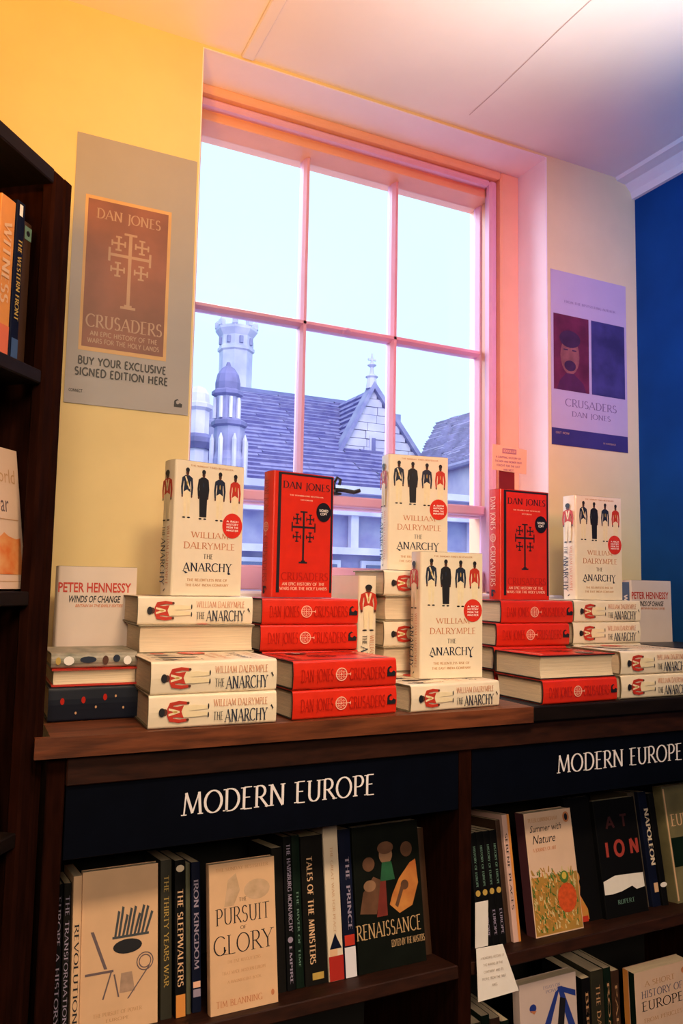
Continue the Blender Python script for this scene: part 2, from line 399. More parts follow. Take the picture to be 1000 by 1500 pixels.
def white_book(W, T, H, detail=True):
    root = empty('book'); k = ('white', round(W, 3), round(T, 3), round(H, 3))
    book_body(root, W, T, H, cream, cream_board)
    jn = [ink_navy, ink, ink_navy, ink_red]
    def figs():
        d = FR(W, T, H)
        for i, fx in enumerate((.17, .40, .64, .87)):
            soldier(d, W*fx, H*(.570-.004*i), H*.37, jn[i], robe=(i == 1), sash=trouser if i == 0 else None)
        return dm(d, 'soldier_figures')
    def title():
        d = FR(W, T, H)
        d.text('THE SUNDAY TIMES BESTSELLER', W*.52, H*.965, H*.012, ink_tan, W*.62, thick=.2, thin=.12)
        d.text('WILLIAM', W*.52, H*.452, H*.042, ink_orange, W*.54, thick=.12)
        d.text('DALRYMPLE', W*.52, H*.372, H*.047, ink_orange, W*.74, thick=.12)
        d.text('THE', W*.50, H*.292, H*.034, ink, W*.14, thick=.13)
        d.text('ANARCHY', W*.50, H*.212, H*.062, ink_navy, W*.70, thick=.15)
        # swash tails of the first and last letters
        d.poly([(W*.15, H*.185), (W*.19, H*.165), (W*.22, H*.17), (W*.19, H*.18)], ink_navy, 2)
        d.poly([(W*.80, H*.185), (W*.84, H*.165), (W*.80, H*.16), (W*.79, H*.172)], ink_navy, 2)
        d.text('THE RELENTLESS RISE OF', W*.50, H*.118, H*.017, ink_tan, W*.58, thick=.2, thin=.12)
        d.text('THE EAST INDIA COMPANY', W*.50, H*.080, H*.017, ink_tan, W*.62, thick=.2, thin=.12)
        return dm(d, 'front_lettering')
    def stick():
        d = FR(W, T, H); d.ell(W*.84, H*.535, W*.150, W*.150*1.08, sticker_red, 5, 28)
        for j, t in enumerate(('A RICH', 'HISTORY', 'FROM THE', 'MASTER')): d.text(t, W*.84, H*.568-j*H*.023, H*.013, white_ink, W*.18, layer=6, serif=False, thick=.2)
        return dm(d, 'round_sticker')
    def spine():
        d = SP(W, T, H)
        soldier(d, H*.455, 0, H*.37, ink_red, rot=pi/2, sash=None, wide=1.15, head=1.25)
        d.text('WILLIAM DALRYMPLE', H*.49, T*.22, T*.21, ink_orange, H*.43, align='l', thick=.12)
        d.text('THE', H*.49, -T*.18, T*.24, ink, H*.075, align='l')
        d.text('ANARCHY', H*.58, -T*.19, T*.38, ink_navy, H*.34, align='l', thick=.15)
        d.poly([(H*.945, T*.06), (H*.955, T*.1), (H*.97, -T*.02), (H*.962, -T*.06), (H*.958, 0)], ink, 2)
        return dm(d, 'spine_print')
    print_on(root, k+('f',), 'soldier_figures', figs, 'four small soldiers in dark and red coats')
    print_on(root, k+('t',), 'front_lettering', title)
    print_on(root, k+('s',), 'round_sticker', stick, 'round red sticker')
    print_on(root, k+('sp',), 'spine_print', spine, 'red coated soldier and title along the spine')
    return root
def swan(d, u, v, s, m, rot=0):
    def Q(pts): d.poly([(u+(a*cos(rot)-b*sin(rot))*s, v+(a*sin(rot)+b*cos(rot))*s) for a, b in pts], m, 2)
    Q([(-.5, -.4), (.5, -.4), (.55, 0), (.25, .15), (.0, -.05), (-.25, .05), (-.5, 0)])
    Q([(-.45, -.1), (-.2, -.05), (-.25, .3), (-.05, .5), (-.1, .62), (-.42, .45), (-.5, .2)])
    Q([(-.1, .62), (.12, .46), (-.1, .47)])
def red_book(W, T, H, pale_spine=False):
    root = empty('book'); k = ('red', round(W, 3), round(T, 3), round(H, 3), pale_spine)
    book_body(root, W, T, H, red, black_board)
    def border():
        d = FR(W, T, H)
        d.rect(W*.075, W*.125, H*.04, H*.992, ink, 1); d.rect(W*.075, W*.995, H*.975, H*.992, ink, 1); d.rect(W*.955, W*.99, H*.04, H*.975, ink, 1)
        return dm(d, 'black_border')
    def emblem():
        d = FR(W, T, H); cross(d, W*.50, H*.52, H*.40, ink); return dm(d, 'cross_emblem')
    def title():
        d = FR(W, T, H)
        d.text('DAN JONES', W*.54, H*.895, H*.055, ink, W*.78, thick=.15)
        d.text('THE NUMBER ONE BESTSELLER', W*.54, H*.815, H*.010, pale_ink, W*.56, thick=.2, thin=.14)
        d.text('HISTORIAN', W*.54, H*.782, H*.010, pale_ink, W*.2, thick=.2, thin=.14)
        d.text('CRUSADERS', W*.54, H*.168, H*.060, ink_dred, W*.78, thick=.15)
        d.text('AN EPIC HISTORY OF THE', W*.52, H*.108, H*.022, pale_ink, W*.70, thick=.2, thin=.12)
        d.text('WARS FOR THE HOLY LANDS', W*.52, H*.072, H*.022, pale_ink, W*.78, thick=.2, thin=.12)
        return dm(d, 'front_lettering')
    def stick():
        d = FR(W, T, H); d.ell(W*.83, H*.695, W*.125, W*.125*1.1, sticker_black, 5, 28)
        d.text('SIGNED', W*.83, H*.708, H*.018, white_ink, W*.15, layer=6, serif=False, thick=.2)
        d.text('COPY', W*.83, H*.680, H*.018, white_ink, W*.11, layer=6, serif=False, thick=.2)
        return dm(d, 'round_sticker')
    tm = pale_ink if pale_spine else ink_dred
    def spine():
        d = SP(W, T, H)
        d.text('DAN JONES', H*.22, 0, T*.40, tm, H*.30, thick=.15)
        cross(d, H*.455, 0, T*.55, pale_ink, rot=pi/2, layer=2)
        d.ell(H*.445, 0, T*.03, T*.03, pale_ink)
        for a in range(20):
            a0 = 2*pi*a/20; a1 = 2*pi*(a+1)/20
            d.poly([(H*.445+T*r*cos(t), T*r*sin(t)) for r, t in ((.20, a0), (.235, a0), (.235, a1), (.20, a1))], pale_ink, 2)
        d.text('CRUSADERS', H*.70, 0, T*.40, tm, H*.36, thick=.15)
        swan(d, H*.94, 0, T*.36, ink if not pale_spine else ink_navy)
        return dm(d, 'spine_print')
    print_on(root, k+('b',), 'black_border', border)
    print_on(root, k+('c',), 'cross_emblem', emblem, 'black cross with four small crosses')
    print_on(root, k+('t',), 'front_lettering', title)
    print_on(root, k+('s',), 'round_sticker', stick, 'round black sticker')
    print_on(root, k+('sp',), 'spine_print', spine)
    return root
WT = -.243                                   # top of the worktop
LIE = Matrix(((0, 0, -1, 0), (1, 0, 0, 0), (0, -1, 0, 0), (0, 0, 0, 1)))          # spine to the viewer, front cover up, head to the left
def lay(root, xl, y, z0, L, W, T, yaw=0, back=False):
    """lay a book flat; xl, y = left front corner; z0 = its underside (relative height); back = pages to the viewer"""
    if not back:
        M = Matrix.Translation((xl, y, z0+CZ)) @ Matrix.Rotation(radians(yaw), 4, 'Z') @ Matrix.Translation((L, 0, T)) @ LIE
    else:
        M = Matrix.Translation((xl, y, z0+CZ)) @ Matrix.Rotation(radians(yaw), 4, 'Z') @ Matrix.Translation((0, W, T)) @ Matrix.Rotation(pi, 4, 'Z') @ LIE
    root.matrix_world = M
def stand(root, x, y, z0, yaw=0, lean=0, back=0):
    root.matrix_world = Matrix.Translation((x, y, z0+CZ)) @ Matrix.Rotation(radians(yaw), 4, 'Z') @ Matrix.Rotation(radians(lean), 4, 'Y') @ Matrix.Rotation(radians(-back), 4, 'X')

# ================================================================ THE SETTING
Z = CZ
CEIL = 1.277+Z
mb = MB(); mb.box(-2.2, 1.83, -2.6, 1.72, -.06, 0, floor_m); struct(mb, 'floor')
mb = MB(); mb.box(-2.2, 1.83, -2.6, 1.72, CEIL, CEIL+.12, ceil_m)
ceiling = struct(mb, 'ceiling')
# a cover strip over a joint, and a second open joint
mb = MB(); mb.bbox(.530, .562, -2.5, 1.715, CEIL-.008, CEIL+.002, ceil_m, .003); build(mb, 'cover_strip', ceiling)
mb = MB()
ys = [1.66-.12*i for i in range(30)]
for a, b in zip(ys, ys[1:]):
    xa = 1.156+.004*sin(a*9); xb = 1.156+.004*sin(b*9)
    mb.add([(xa, a, CEIL-.0012), (xa+.0022, a, CEIL-.0012), (xb+.0022, b, CEIL-.0012), (xb, b, CEIL-.0012)], [(0, 1, 2, 3)], mat('joint_filler', (.55, .40, .34), .9, .2))
build(mb, 'plaster_joint', ceiling)
# wall with the window opening
WX0, WX1, SZ, WZT = .437, 1.477, -.04+Z, 1.270+Z
mb = MB()
mb.box(-2.2, WX0, 1.72, 2.02, 0, CEIL+.1, plaster); mb.box(WX1, 1.95, 1.72, 2.02, 0, CEIL+.1, plaster)
mb.box(WX0, WX1, 1.72, 2.02, 0, SZ, plaster); mb.box(WX0, WX1, 1.72, 2.02, WZT, CEIL+.1, plaster)
struct(mb, 'wall_back')
mb = MB(); mb.box(1.83, 1.95, -2.6, 1.72, 0, CEIL+.1, blue_lit_wall); struct(mb, 'wall_right')
mb = MB(); mb.box(-2.32, -2.2, -2.6, 2.02, 0, CEIL+.1, wood_d); struct(mb, 'wall_left')
mb = MB(); mb.box(-2.32, 1.95, -2.72, -2.6, 0, CEIL+.1, wood_d); struct(mb, 'wall_front')
mb = MB(); mb.prism([(1.83, CEIL-.055), (1.818, CEIL-.055), (1.812, CEIL-.035), (1.79, CEIL-.014), (1.755, CEIL-.010), (1.75, CEIL), (1.83, CEIL)], -2.6, 1.72, ceil_m, 'y'); struct(mb, 'trim_1', label='plaster cornice between ceiling and right wall')
for nm, a in (('baseboard_back', (-2.2, 1.83, 1.70, 1.72)), ('baseboard_right', (1.81, 1.83, -2.6, 1.70))):
    mb = MB(); mb.bbox(a[0], a[1], a[2], a[3], 0, .14, pink_lit_gloss, .004); struct(mb, nm)
for nm, a in (('trim_3', (WX1-.003, WX1, 1.7195, 1.90, -.02+Z, 1.2695+Z)), ('trim_4', (WX0, WX0+.003, 1.7195, 1.90, -.02+Z, 1.2695+Z)), ('trim_5', (WX0+.003, WX1-.003, 1.7195, 1.90, 1.267+Z, 1.2695+Z))):
    mb = MB(); mb.box(*a, reveal_m); struct(mb, nm, label='white painted lining of the window recess')
# sash window
win = empty('window_1', (0, 0, 0)); win['kind'] = 'structure'
def ringf(name, y0, y1, ox0, ox1, oz1, ix0, ix1, iz1, zb, m, b=.004):
    mb = MB(); mb.bbox(ox0, ix0, y0, y1, zb, oz1, m, b); mb.bbox(ix1, ox1, y0, y1, zb, oz1, m, b); mb.bbox(ix0-.001, ix1+.001, y0, y1, iz1, oz1, m, b)
    return build(mb, name, win)
ringf('architrave', 1.843, 1.90, WX0+.002, WX1-.002, 1.268+Z, .466, 1.406, 1.244+Z, -.02+Z, orange_shade_m, .006)
ringf('staff_bead', 1.858, 1.885, .466, 1.404, 1.243+Z, .472, 1.377, 1.223+Z, -.02+Z, pink_lit_gloss, .007)
ringf('parting_bead', 1.872, 1.905, .468, 1.403, 1.242+Z, .474, 1.389, 1.232+Z, -.02+Z, pink_lit_gloss, .003)
ringf('pulley_stile', 1.90, 2.01, WX0+.002, WX1-.002, 1.262+Z, .476, 1.408, 1.206+Z, -.02+Z, orange_shade_m, .002)
def sash(name, y0, y1, x0, x1, z0, z1, gx0, gx1, gz0, gz1, mull, bars):
    s = empty(name); s.parent = win
    mb = MB()
    mb.bbox(x0, gx0, y0, y1, z0, z1, pink_lit_gloss, .004); mb.bbox(gx1, x1, y0, y1, z0, z1, pink_lit_gloss, .004)
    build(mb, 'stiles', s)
    mb = MB(); mb.bbox(gx0-.001, gx1+.001, y0, y1, gz1, z1, pink_lit_gloss, .004); build(mb, 'top_rail', s)
    mb = MB(); mb.bbox(gx0-.001, gx1+.001, y0, y1, z0, gz0, pink_lit_gloss, .004); build(mb, 'bottom_rail', s)
    for a, b in mull:
        c = (a+b)/2
        mb = MB(); mb.prism([(c-.004, y0), (c+.004, y0), (b, y0+.014), (b, y1), (a, y1), (a, y0+.014)], gz0, gz1, pink_lit_gloss); build(mb, 'glazing_bar', s)
    xs = [gx0]+[v for ab in mull for v in ab]+[gx1]; zs = [gz0]+[v for ab in bars for v in ab]+[gz1]
    for a, b in bars:
        c = (a+b)/2
        mb = MB(); mb.prism([(y0, c-.004), (y0, c+.004), (y0+.014, b), (y1, b), (y1, a), (y0+.014, a)], gx0, gx1, pink_lit_gloss, 'x'); build(mb, 'glazing_bar', s)
    for i in range(0, len(xs), 2):
        for j in range(0, len(zs), 2):
            mb = MB(); mb.box(xs[i]-.003, xs[i+1]+.003, y1-.012, y1-.009, zs[j]-.003, zs[j+1]+.003, pane_m); build(mb, 'pane', s)
    return s
up = sash('upper_sash', 1.945, 1.985, .480, 1.432, .208+Z, 1.255+Z, .500, 1.403, .238+Z, 1.222+Z, ((.801, .819), (1.090, 1.108)), ((.715+Z, .736+Z),))
lo = sash('lower_sash', 1.905, 1.943, .478, 1.404, -.018+Z, .241+Z, .505, 1.398, .045+Z, .213+Z, ((.790, .808), (1.080, 1.098)), ())
mb = MB(); mb.tube([(.925, 1.942, .711+Z), (.925, 1.930, .717+Z), (.935, 1.930, .722+Z), (.948, 1.935, .716+Z)], .0035, pink_lit_gloss); build(mb, 'small_hook', up)
# cast iron catch on the meeting rail
mb = MB()
mb.bbox(.880, .915, 1.905, 1.935, .2435+Z, .250+Z, metal_black, .002)
mb.ring(.897, 1.920, [(.011, .250+Z), (.011, .258+Z), (.006, .262+Z)], 12, metal_black)
mb.tube([(.897, 1.918, .258+Z), (.920, 1.900, .256+Z), (.945, 1.893, .252+Z), (.962, 1.890, .258+Z)], .006, metal_black)
mb.tube([(.897, 1.918, .258+Z), (.890, 1.905, .275+Z), (.897, 1.900, .290+Z), (.908, 1.902, .285+Z), (.906, 1.905, .270+Z)], .0045, metal_black)
build(mb, 'sash_catch', lo)['label'] = 'black iron catch'
mb = MB(); mb.bbox(WX0-.02, WX1+.02, 1.68, 1.90, -.042+Z, -.020+Z, sill_m, .005); struct(mb, 'trim_2', label='white painted window sill board')

# ================================================================ OUTSIDE
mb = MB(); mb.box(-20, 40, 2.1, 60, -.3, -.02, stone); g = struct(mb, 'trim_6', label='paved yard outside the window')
g.name = 'ground'
def blocks(poly_edges, y, z0, z1, hgt, m, seed, dep=.05, lmin=.3, lmax=.6):
    """courses of squared blocks filling the area between two edge functions"""
    rnd = random.Random(seed); mb = MB(); z = z0
    while z < z1:
        a, b = poly_edges(z+hgt/2); x = a
        while x < b-.02:
            l = min(rnd.uniform(lmin, lmax), b-x); d = rnd.uniform(-.018, .018)
            mb.box(x+.006, x+l-.006, y-dep+d, y, z+.006, min(z+hgt, z1)-.006, m); x += l
        z += hgt
    return mb
RY, RZ = 15.6, 4.1+Z
mainb = tag(empty('gabled_hall', (7.3, 14, 0)), 'old stone hall with long tiled roof and pointed gable beyond the window', 'building')
def mk(mb, name, root):
    o = build(mb, name); o.parent = root; o.matrix_parent_inverse = Matrix.Translation(-root.location); return o
def roof_courses(P0, P1, Q0, Q1, n, m, th=.05):
    """overlapping tile courses from the ridge P0-P1 down to the eave Q0-Q1"""
    mb = MB(); P0, P1, Q0, Q1 = map(Vector, (P0, P1, Q0, Q1)); nn = (P1-P0).cross(Q0-P0).normalized()
    if nn.z < 0: nn = -nn
    rnd = random.Random(3)
    for i in range(n):
        a, b = i/n, (i+1.06)/n
        A0, A1, B0, B1 = P0.lerp(Q0, a), P1.lerp(Q1, a), P0.lerp(Q0, b), P1.lerp(Q1, b)
        L_ = (A1-A0).length; k = max(1, int(L_/.42)); cut = [0]+sorted(min(.99, max(.01, (j+rnd.uniform(-.3, .3))/k)) for j in range(1, k))+[1]
        for c, d in zip(cut, cut[1:]):
            e = .01; l = rnd.uniform(.6, 1.3)*th
            a0 = A0.lerp(A1, c+e*.1); a1 = A0.lerp(A1, d); b0 = B0.lerp(B1, c+e*.1); b1 = B0.lerp(B1, d)
            mb.add([a0, a1, b1+nn*l, b0+nn*l, b0-nn*.02, b1-nn*.02], [(0, 1, 2, 3), (3, 2, 5, 4)], m)
    return mb
mk(roof_courses((5.0, RY, RZ), (7.6, RY, RZ), (3.95, 11.8, .9+Z), (7.6, 11.8, .9+Z), 34, roof_m), 'tiled_roof', mainb)['kind'] = 'stuff'
mb = MB(); mb.prism([(RY-.10, RZ-.05), (RY, RZ+.06), (RY+.10, RZ-.05)], 4.9, 7.6, lead, 'x'); mk(mb, 'ridge', mainb)
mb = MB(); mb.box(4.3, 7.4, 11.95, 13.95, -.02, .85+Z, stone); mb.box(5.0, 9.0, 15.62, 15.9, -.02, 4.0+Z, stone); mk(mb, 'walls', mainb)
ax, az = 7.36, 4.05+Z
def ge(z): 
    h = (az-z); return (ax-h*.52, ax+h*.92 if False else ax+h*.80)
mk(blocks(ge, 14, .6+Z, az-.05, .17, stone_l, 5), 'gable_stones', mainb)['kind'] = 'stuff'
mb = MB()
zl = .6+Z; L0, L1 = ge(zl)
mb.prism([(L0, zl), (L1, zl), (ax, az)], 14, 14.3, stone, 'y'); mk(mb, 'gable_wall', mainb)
mb = MB()
for (x0, x1) in ((ax, L0), (ax, L1)):
    s_ = 1 if x1 > x0 else -1
    mb.prism([(x0, az+.13), (x0, az-.02), (x1, zl-.02), (x1+s_*.09, zl-.0)], 13.85, 14.15, stone, 'y')
mk(mb, 'gable_coping', mainb)
mk(roof_courses((ax, 14.1, az), (ax, 15.6, az), (L0, 14.1, zl), (L0, 15.6, zl), 26, roof_m), 'gable_roof', mainb)['kind'] = 'stuff'
mk(roof_courses((ax, 14.1, az), (ax, 15.6, az), (L1, 14.1, zl), (L1, 15.6, zl), 26, roof_m), 'gable_roof', mainb)['kind'] = 'stuff'
mb = MB(); mb.ring(ax, 14, [(.13, az), (.10, az+.22), (.14, az+.25), (.05, az+.32), (.035, az+.45), (.10, az+.50), (.035, az+.55), (.02, az+.75)], 8, stone_l)
mb.box(ax-.09, ax+.09, 13.98, 14.02, az+.60, az+.64, stone_l); mk(mb, 'finial', mainb)
mb = MB(); mb.box(7.34, 7.42, 13.90, 13.955, 2.35+Z, 3.0+Z, lead); mb.box(7.30, 7.34, 13.92, 13.96, 2.3+Z, 3.05+Z, stone_l); mk(mb, 'slit_window', mainb)
# crenellated octagonal chimney tower
ch = tag(empty('chimney_tower', (5.36, 17, 0)), 'pale octagonal chimney tower with crenellated top behind the long roof', 'chimney')
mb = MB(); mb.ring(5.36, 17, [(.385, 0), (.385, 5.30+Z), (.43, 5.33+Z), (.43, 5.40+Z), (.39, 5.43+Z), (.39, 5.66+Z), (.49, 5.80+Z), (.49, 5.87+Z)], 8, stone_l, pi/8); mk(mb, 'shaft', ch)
for k in range(8):
    a = pi/8+2*pi*k/8; mb = MB(); c, s_ = cos(a), sin(a)
    mb.ring(5.36+.44*c, 17+.44*s_, [(.085, 5.87+Z), (.085, 5.99+Z), (.02, 6.06+Z)], 4, stone_l, a+pi/4); mk(mb, 'merlon', ch)
mb = MB()
for k in range(8):
    a = 2*pi*k/8
    mb.ring(5.36+.37*cos(a), 17+.37*sin(a), [(.05, 5.46+Z), (.05, 5.62+Z)], 6, stone)
mk(mb, 'arcade_panels', ch)
# gothic turret with a domed cap
TS = 11.0/13.5
tx, ty = 4.12, 13.5
tu = tag(empty('domed_turret', (tx, ty, 0)), 'dark stone turret with a domed cap left of the long tiled roof', 'turret')
mb = MB(); mb.ring(tx, ty, [(.23, 3.49+Z), (.235, 3.62+Z), (.20, 3.78+Z), (.12, 3.90+Z), (.05, 3.95+Z), (.03, 4.02+Z)], 12, lead); mk(mb, 'dome', tu)
mb = MB(); mb.ring(tx, ty, [(.22, 3.36+Z), (.29, 3.40+Z), (.29, 3.46+Z), (.23, 3.50+Z)], 8, lead, pi/8); mk(mb, 'cornice', tu)
mb = MB(); mb.ring(tx, ty, [(.22, 0), (.22, 3.38+Z)], 8, stone, pi/8); mk(mb, 'shaft', tu)
mb = MB(); mb.ring(tx+.05, ty, [(.25, 2.78+Z), (.33, 2.83+Z), (.33, 2.90+Z), (.25, 2.95+Z)], 8, lead, pi/8); mk(mb, 'string_course', tu)
mb = MB(); mb.ring(tx+.06, ty, [(.33, 0), (.33, 2.2+Z), (.28, 2.35+Z), (.28, 2.8+Z)], 8, stone, pi/8); mk(mb, 'base', tu)
for k in range(8):
    a = 2*pi*k/8
    mb = MB(); mb.ring(tx+.23*cos(a), ty+.23*sin(a), [(.035, 2.95+Z), (.035, 3.34+Z)], 6, stone_l); mb.ring(tx+.06+.32*cos(a), ty+.32*sin(a), [(.045, 1.6+Z), (.045, 2.55+Z), (.01, 2.66+Z)], 6, stone_l); mk(mb, 'colonnette', tu)
for i, (rx, top, rr, lb) in enumerate(((.2650, .2600, .20, 'pale round-topped stone pinnacle at the far left of the window view'), (.2835, .2360, .12, 'small stone pinnacle between round-topped pinnacle and domed turret'))):
    py = (12.8, 14.6)[i]; px = rx*py; zt = top*py+Z
    p = tag(empty('stone_pinnacle', (px, py, 0)), lb, 'pinnacle')
    mb = MB(); mb.ring(px, py, [(rr, 0), (rr, zt-.45), (rr*1.25, zt-.40), (rr*1.25, zt-.33), (rr, zt-.30), (rr*.95, zt-.15), (rr*.6, zt-.04), (rr*.1, zt)], 8, stone_l if i == 0 else stone, pi/8); mk(mb, 'shaft', p)
    mb = MB(); mb.ring(px, py, [(rr*1.2, zt-1.1), (rr*1.5, zt-1.0), (rr*1.5, zt-.92), (rr*1.2, zt-.85)], 8, lead, pi/8); mk(mb, 'string_course', p)
tu.scale = (TS, TS, TS); tu.location = (tx*TS, 11.0, Z*(1-TS))
mb = MB(); mb.ring(tx+.06, ty, [(.40, -.45), (.40, .5), (.33, .6)], 8, stone, pi/8); o = mk(mb, 'plinth', tu); o.matrix_parent_inverse = Matrix.Translation((-tx, -ty, 0))
# building to the right, its eave running towards the shop
rb = tag(empty('side_building', (8.5, 11.5, 0)), 'pale stone building with a plain sloping roof at the right of the window view', 'building')
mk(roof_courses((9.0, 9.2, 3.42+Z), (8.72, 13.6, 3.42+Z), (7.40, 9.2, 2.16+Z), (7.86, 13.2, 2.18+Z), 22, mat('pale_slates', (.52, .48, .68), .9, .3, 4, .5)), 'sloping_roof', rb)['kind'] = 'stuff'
mb = MB(); mb.add([(7.52, 9.2, -.02), (7.92, 13.2, -.02), (7.92, 13.2, 2.14+Z), (7.52, 9.2, 2.14+Z), (9.6, 9.2, -.02), (9.6, 13.2, -.02), (9.6, 13.2, 2.14+Z), (9.6, 9.2, 2.14+Z)],
   [(0, 1, 2, 3), (4, 7, 6, 5), (3, 2, 6, 7), (0, 3, 7, 4), (1, 5, 6, 2), (0, 4, 5, 1)], stone_l); mk(mb, 'walls', rb)
mb = MB(); mb.tube([(7.40, 9.2, 2.10+Z), (7.85, 13.2, 2.12+Z)], .06, stone); mk(mb, 'gutter', rb)
# low building in front of the hall
lb_ = tag(empty('low_annexe', (5.6, 10, 0)), 'low stone annexe with parapet ledges seen through the bottom panes', 'building')
mb = MB(); mb.box(2.8, 7.3, 10.0, 11.5, -.18, 1.30+Z, stone); mk(mb, 'walls', lb_)
for z_ in (1.30, .98, .42):
    mb = MB(); mb.box(2.7, 7.4, 9.85, 11.6 if z_ == 1.30 else 10.0, z_+Z, z_+Z+.10, stone_l); mk(mb, 'parapet_ledge', lb_)
for x_ in (3.2, 4.15, 5.1, 6.3):
    mb = MB(); mb.box(x_, x_+.62, 9.93, 9.99, -.3+Z, .34+Z, stone_l); f_ = mk(mb, 'window', lb_)
    mb = MB(); mb.box(x_+.07, x_+.55, 9.90, 9.925, -.25+Z, .28+Z, glass_out); o = build(mb, 'pane', f_); o.matrix_parent_inverse = f_.matrix_world.inverted()
for x_ in (4.9, 6.0, 6.95):
    mb = MB(); mb.box(x_, x_+.12, 9.88, 9.99, .52+Z, .98+Z, stone_l); mk(mb, 'pilaster', lb_)

# ================================================================ POSTERS
def frame(x, y, z): return Decal((x, y, z+Z), (1, 0, 0), (0, 0, 1))
poster_grey = mat('poster_paper', (.34, .32, .31), .5, .05, 10)
po = empty('poster', (.165, 1.7188, .375+Z)); tag(po, 'white poster advertising a signed book, on the wall left of the window', 'poster')
mb = MB(); mb.box(0, .268, -.0008, 0, 0, .605, poster_grey); build(mb, 'sheet', po)
d = Decal((0, -.0009, 0), (1, 0, 0), (0, 0, 1))
d.rect(.024, .213, .118, .468, mat('poster_gold_edge', (.60, .36, .14), .5, .1), 1)
d.rect(.030, .206, .127, .460, mat('poster_book_red', (.26, .085, .05), .5, .35, 8), 2)
build_l = d.build('pictured_book', po)
d = Decal((0, -.0009, 0), (1, 0, 0), (0, 0, 1))
pp = mat('poster_pale_print', (.42, .26, .17), .5, .1)
d.text('DAN JONES', .119, .430, .022, pp, .14, layer=3, thick=.15)
cross(d, .124, .325, .165, pp, 3)
d.text('CRUSADERS', .119, .186, .028, pp, .165, layer=3, thick=.15)
d.text('AN EPIC HISTORY OF THE', .119, .158, .010, pp, .145, layer=3, serif=False, thick=.17)
d.text('WARS FOR THE HOLY LANDS', .119, .142, .010, pp, .155, layer=3, serif=False, thick=.17)
d.build('pictured_title', po)
d = Decal((0, -.0009, 0), (1, 0, 0), (0, 0, 1))
d.text('BUY YOUR EXCLUSIVE', .119, .096, .0165, ink, .190, layer=2, serif=False, thick=.20)
d.text('SIGNED EDITION HERE', .119, .071, .0165, ink, .200, layer=2, serif=False, thick=.20)
d.text('#CONNECT', .022, .028, .006, ink, .03, layer=2, serif=False, thick=.17)
swan(d, .244, .024, .018, ink)
d.build('lettering', po)
pr = empty('poster', (1.488, 1.7188, .411+Z)); tag(pr, 'poster with two dark portrait pictures on the wall right of the window', 'poster')
mb = MB(); mb.box(0, .295, -.0008, 0, 0, .52, mat('poster_mauve_paper', (.50, .40, .46), .5, .05, 10)); build(mb, 'sheet', pr)
d = Decal((0, -.0009, 0), (1, 0, 0), (0, 0, 1))
d.rect(.0, .294, 0, .049, mat('poster_navy_band', (.045, .035, .14), .5, .2, 10), 1); 
d.text('OUT NOW', .04, .036, .006, pp, .05, layer=2, serif=False, thick=.17); d.text('IN HARDBACK', .22, .02, .005, pp, .05, layer=2, serif=False, thick=.17)
d.build('navy_band', pr)
d = Decal((0, -.0009, 0), (1, 0, 0), (0, 0, 1)); d.rect(.009, .143, .163, .389, mat('poster_red_picture', (.17, .022, .05), .5, .5, 14), 1)
fc = mat('poster_face', (.30, .10, .08), .5, .4, 30)
d.ell(.070, .268, .036, .056, fc, 2); d.ell(.070, .318, .040, .026, mat('poster_hair', (.06, .02, .05), .5, .3, 30), 3); d.ell(.070, .238, .022, .016, mat('poster_hair', (0, 0, 0)), 3)
d.rect(.046, .062, .283, .287, mat('poster_hair', (0, 0, 0)), 3); d.rect(.078, .094, .283, .287, mat('poster_hair', (0, 0, 0)), 3)
d.poly([(.02, .163), (.03, .19), (.055, .215), (.085, .215), (.12, .19), (.13, .163)], mat('poster_coat', (.10, .02, .06), .5, .3, 20), 2)
d.build('portrait_picture', pr)
d = Decal((0, -.0009, 0), (1, 0, 0), (0, 0, 1)); d.rect(.153, .286, .163, .389, mat('poster_blue_picture', (.06, .05, .16), .5, .5, 14), 1); d.build('blue_picture', pr)
d = Decal((0, -.0009, 0), (1, 0, 0), (0, 0, 1))
dp = mat('poster_grey_print', (.24, .17, .24), .5, .1)
d.text('CRUSADERS', .150, .128, .022, dp, .20, layer=2, thick=.13); d.text('DAN JONES', .150, .096, .015, dp, .15, layer=2, thick=.13); d.text('FROM THE BESTSELLING AUTHOR', .150, .43, .007, dp, .2, layer=2, thick=.13)
d.build('lettering', pr)

# ================================================================ LOW BOOKCASE
bc = empty('bookcase', (.13, 1.31, 0)); tag(bc, 'long dark brown bookcase under the window with navy section signs', 'bookcase')
def pt(mb, name, parent=bc, kind=None):
    o = build(mb, name); o.parent = parent; o.matrix_parent_inverse = Matrix.Translation(-parent.location)
    if kind: o['kind'] = kind
    return o
BCB = 1.712
mb = MB(); mb.bbox(.130, .158, 1.312, BCB, 0, -.275+Z, wood_v, .002); pt(mb, 'side_panel')
mb = MB(); mb.bbox(1.800, 1.828, 1.312, BCB, 0, -.275+Z, wood_v, .002); pt(mb, 'side_panel')
mb = MB(); mb.bbox(.899, .928, 1.312, BCB-.01, 0, -.275+Z, wood_v, .002); pt(mb, 'divider')
mb = MB(); mb.box(.158, 1.80, BCB-.008, BCB, .05, -.275+Z, black_in); pt(mb, 'back_panel')
mb = MB(); mb.bbox(.1585, 1.7995, 1.306, 1.330, -.323+Z, -.275+Z, wood_d, .002); pt(mb, 'fascia')
mb = MB(); mb.box(.1585, 1.7995, 1.312, 1.34, 0, .10, wood_black); pt(mb, 'plinth')
TILT = {-.729: 9.5, -1.125: 3.0}                # the shelves slope down to the back
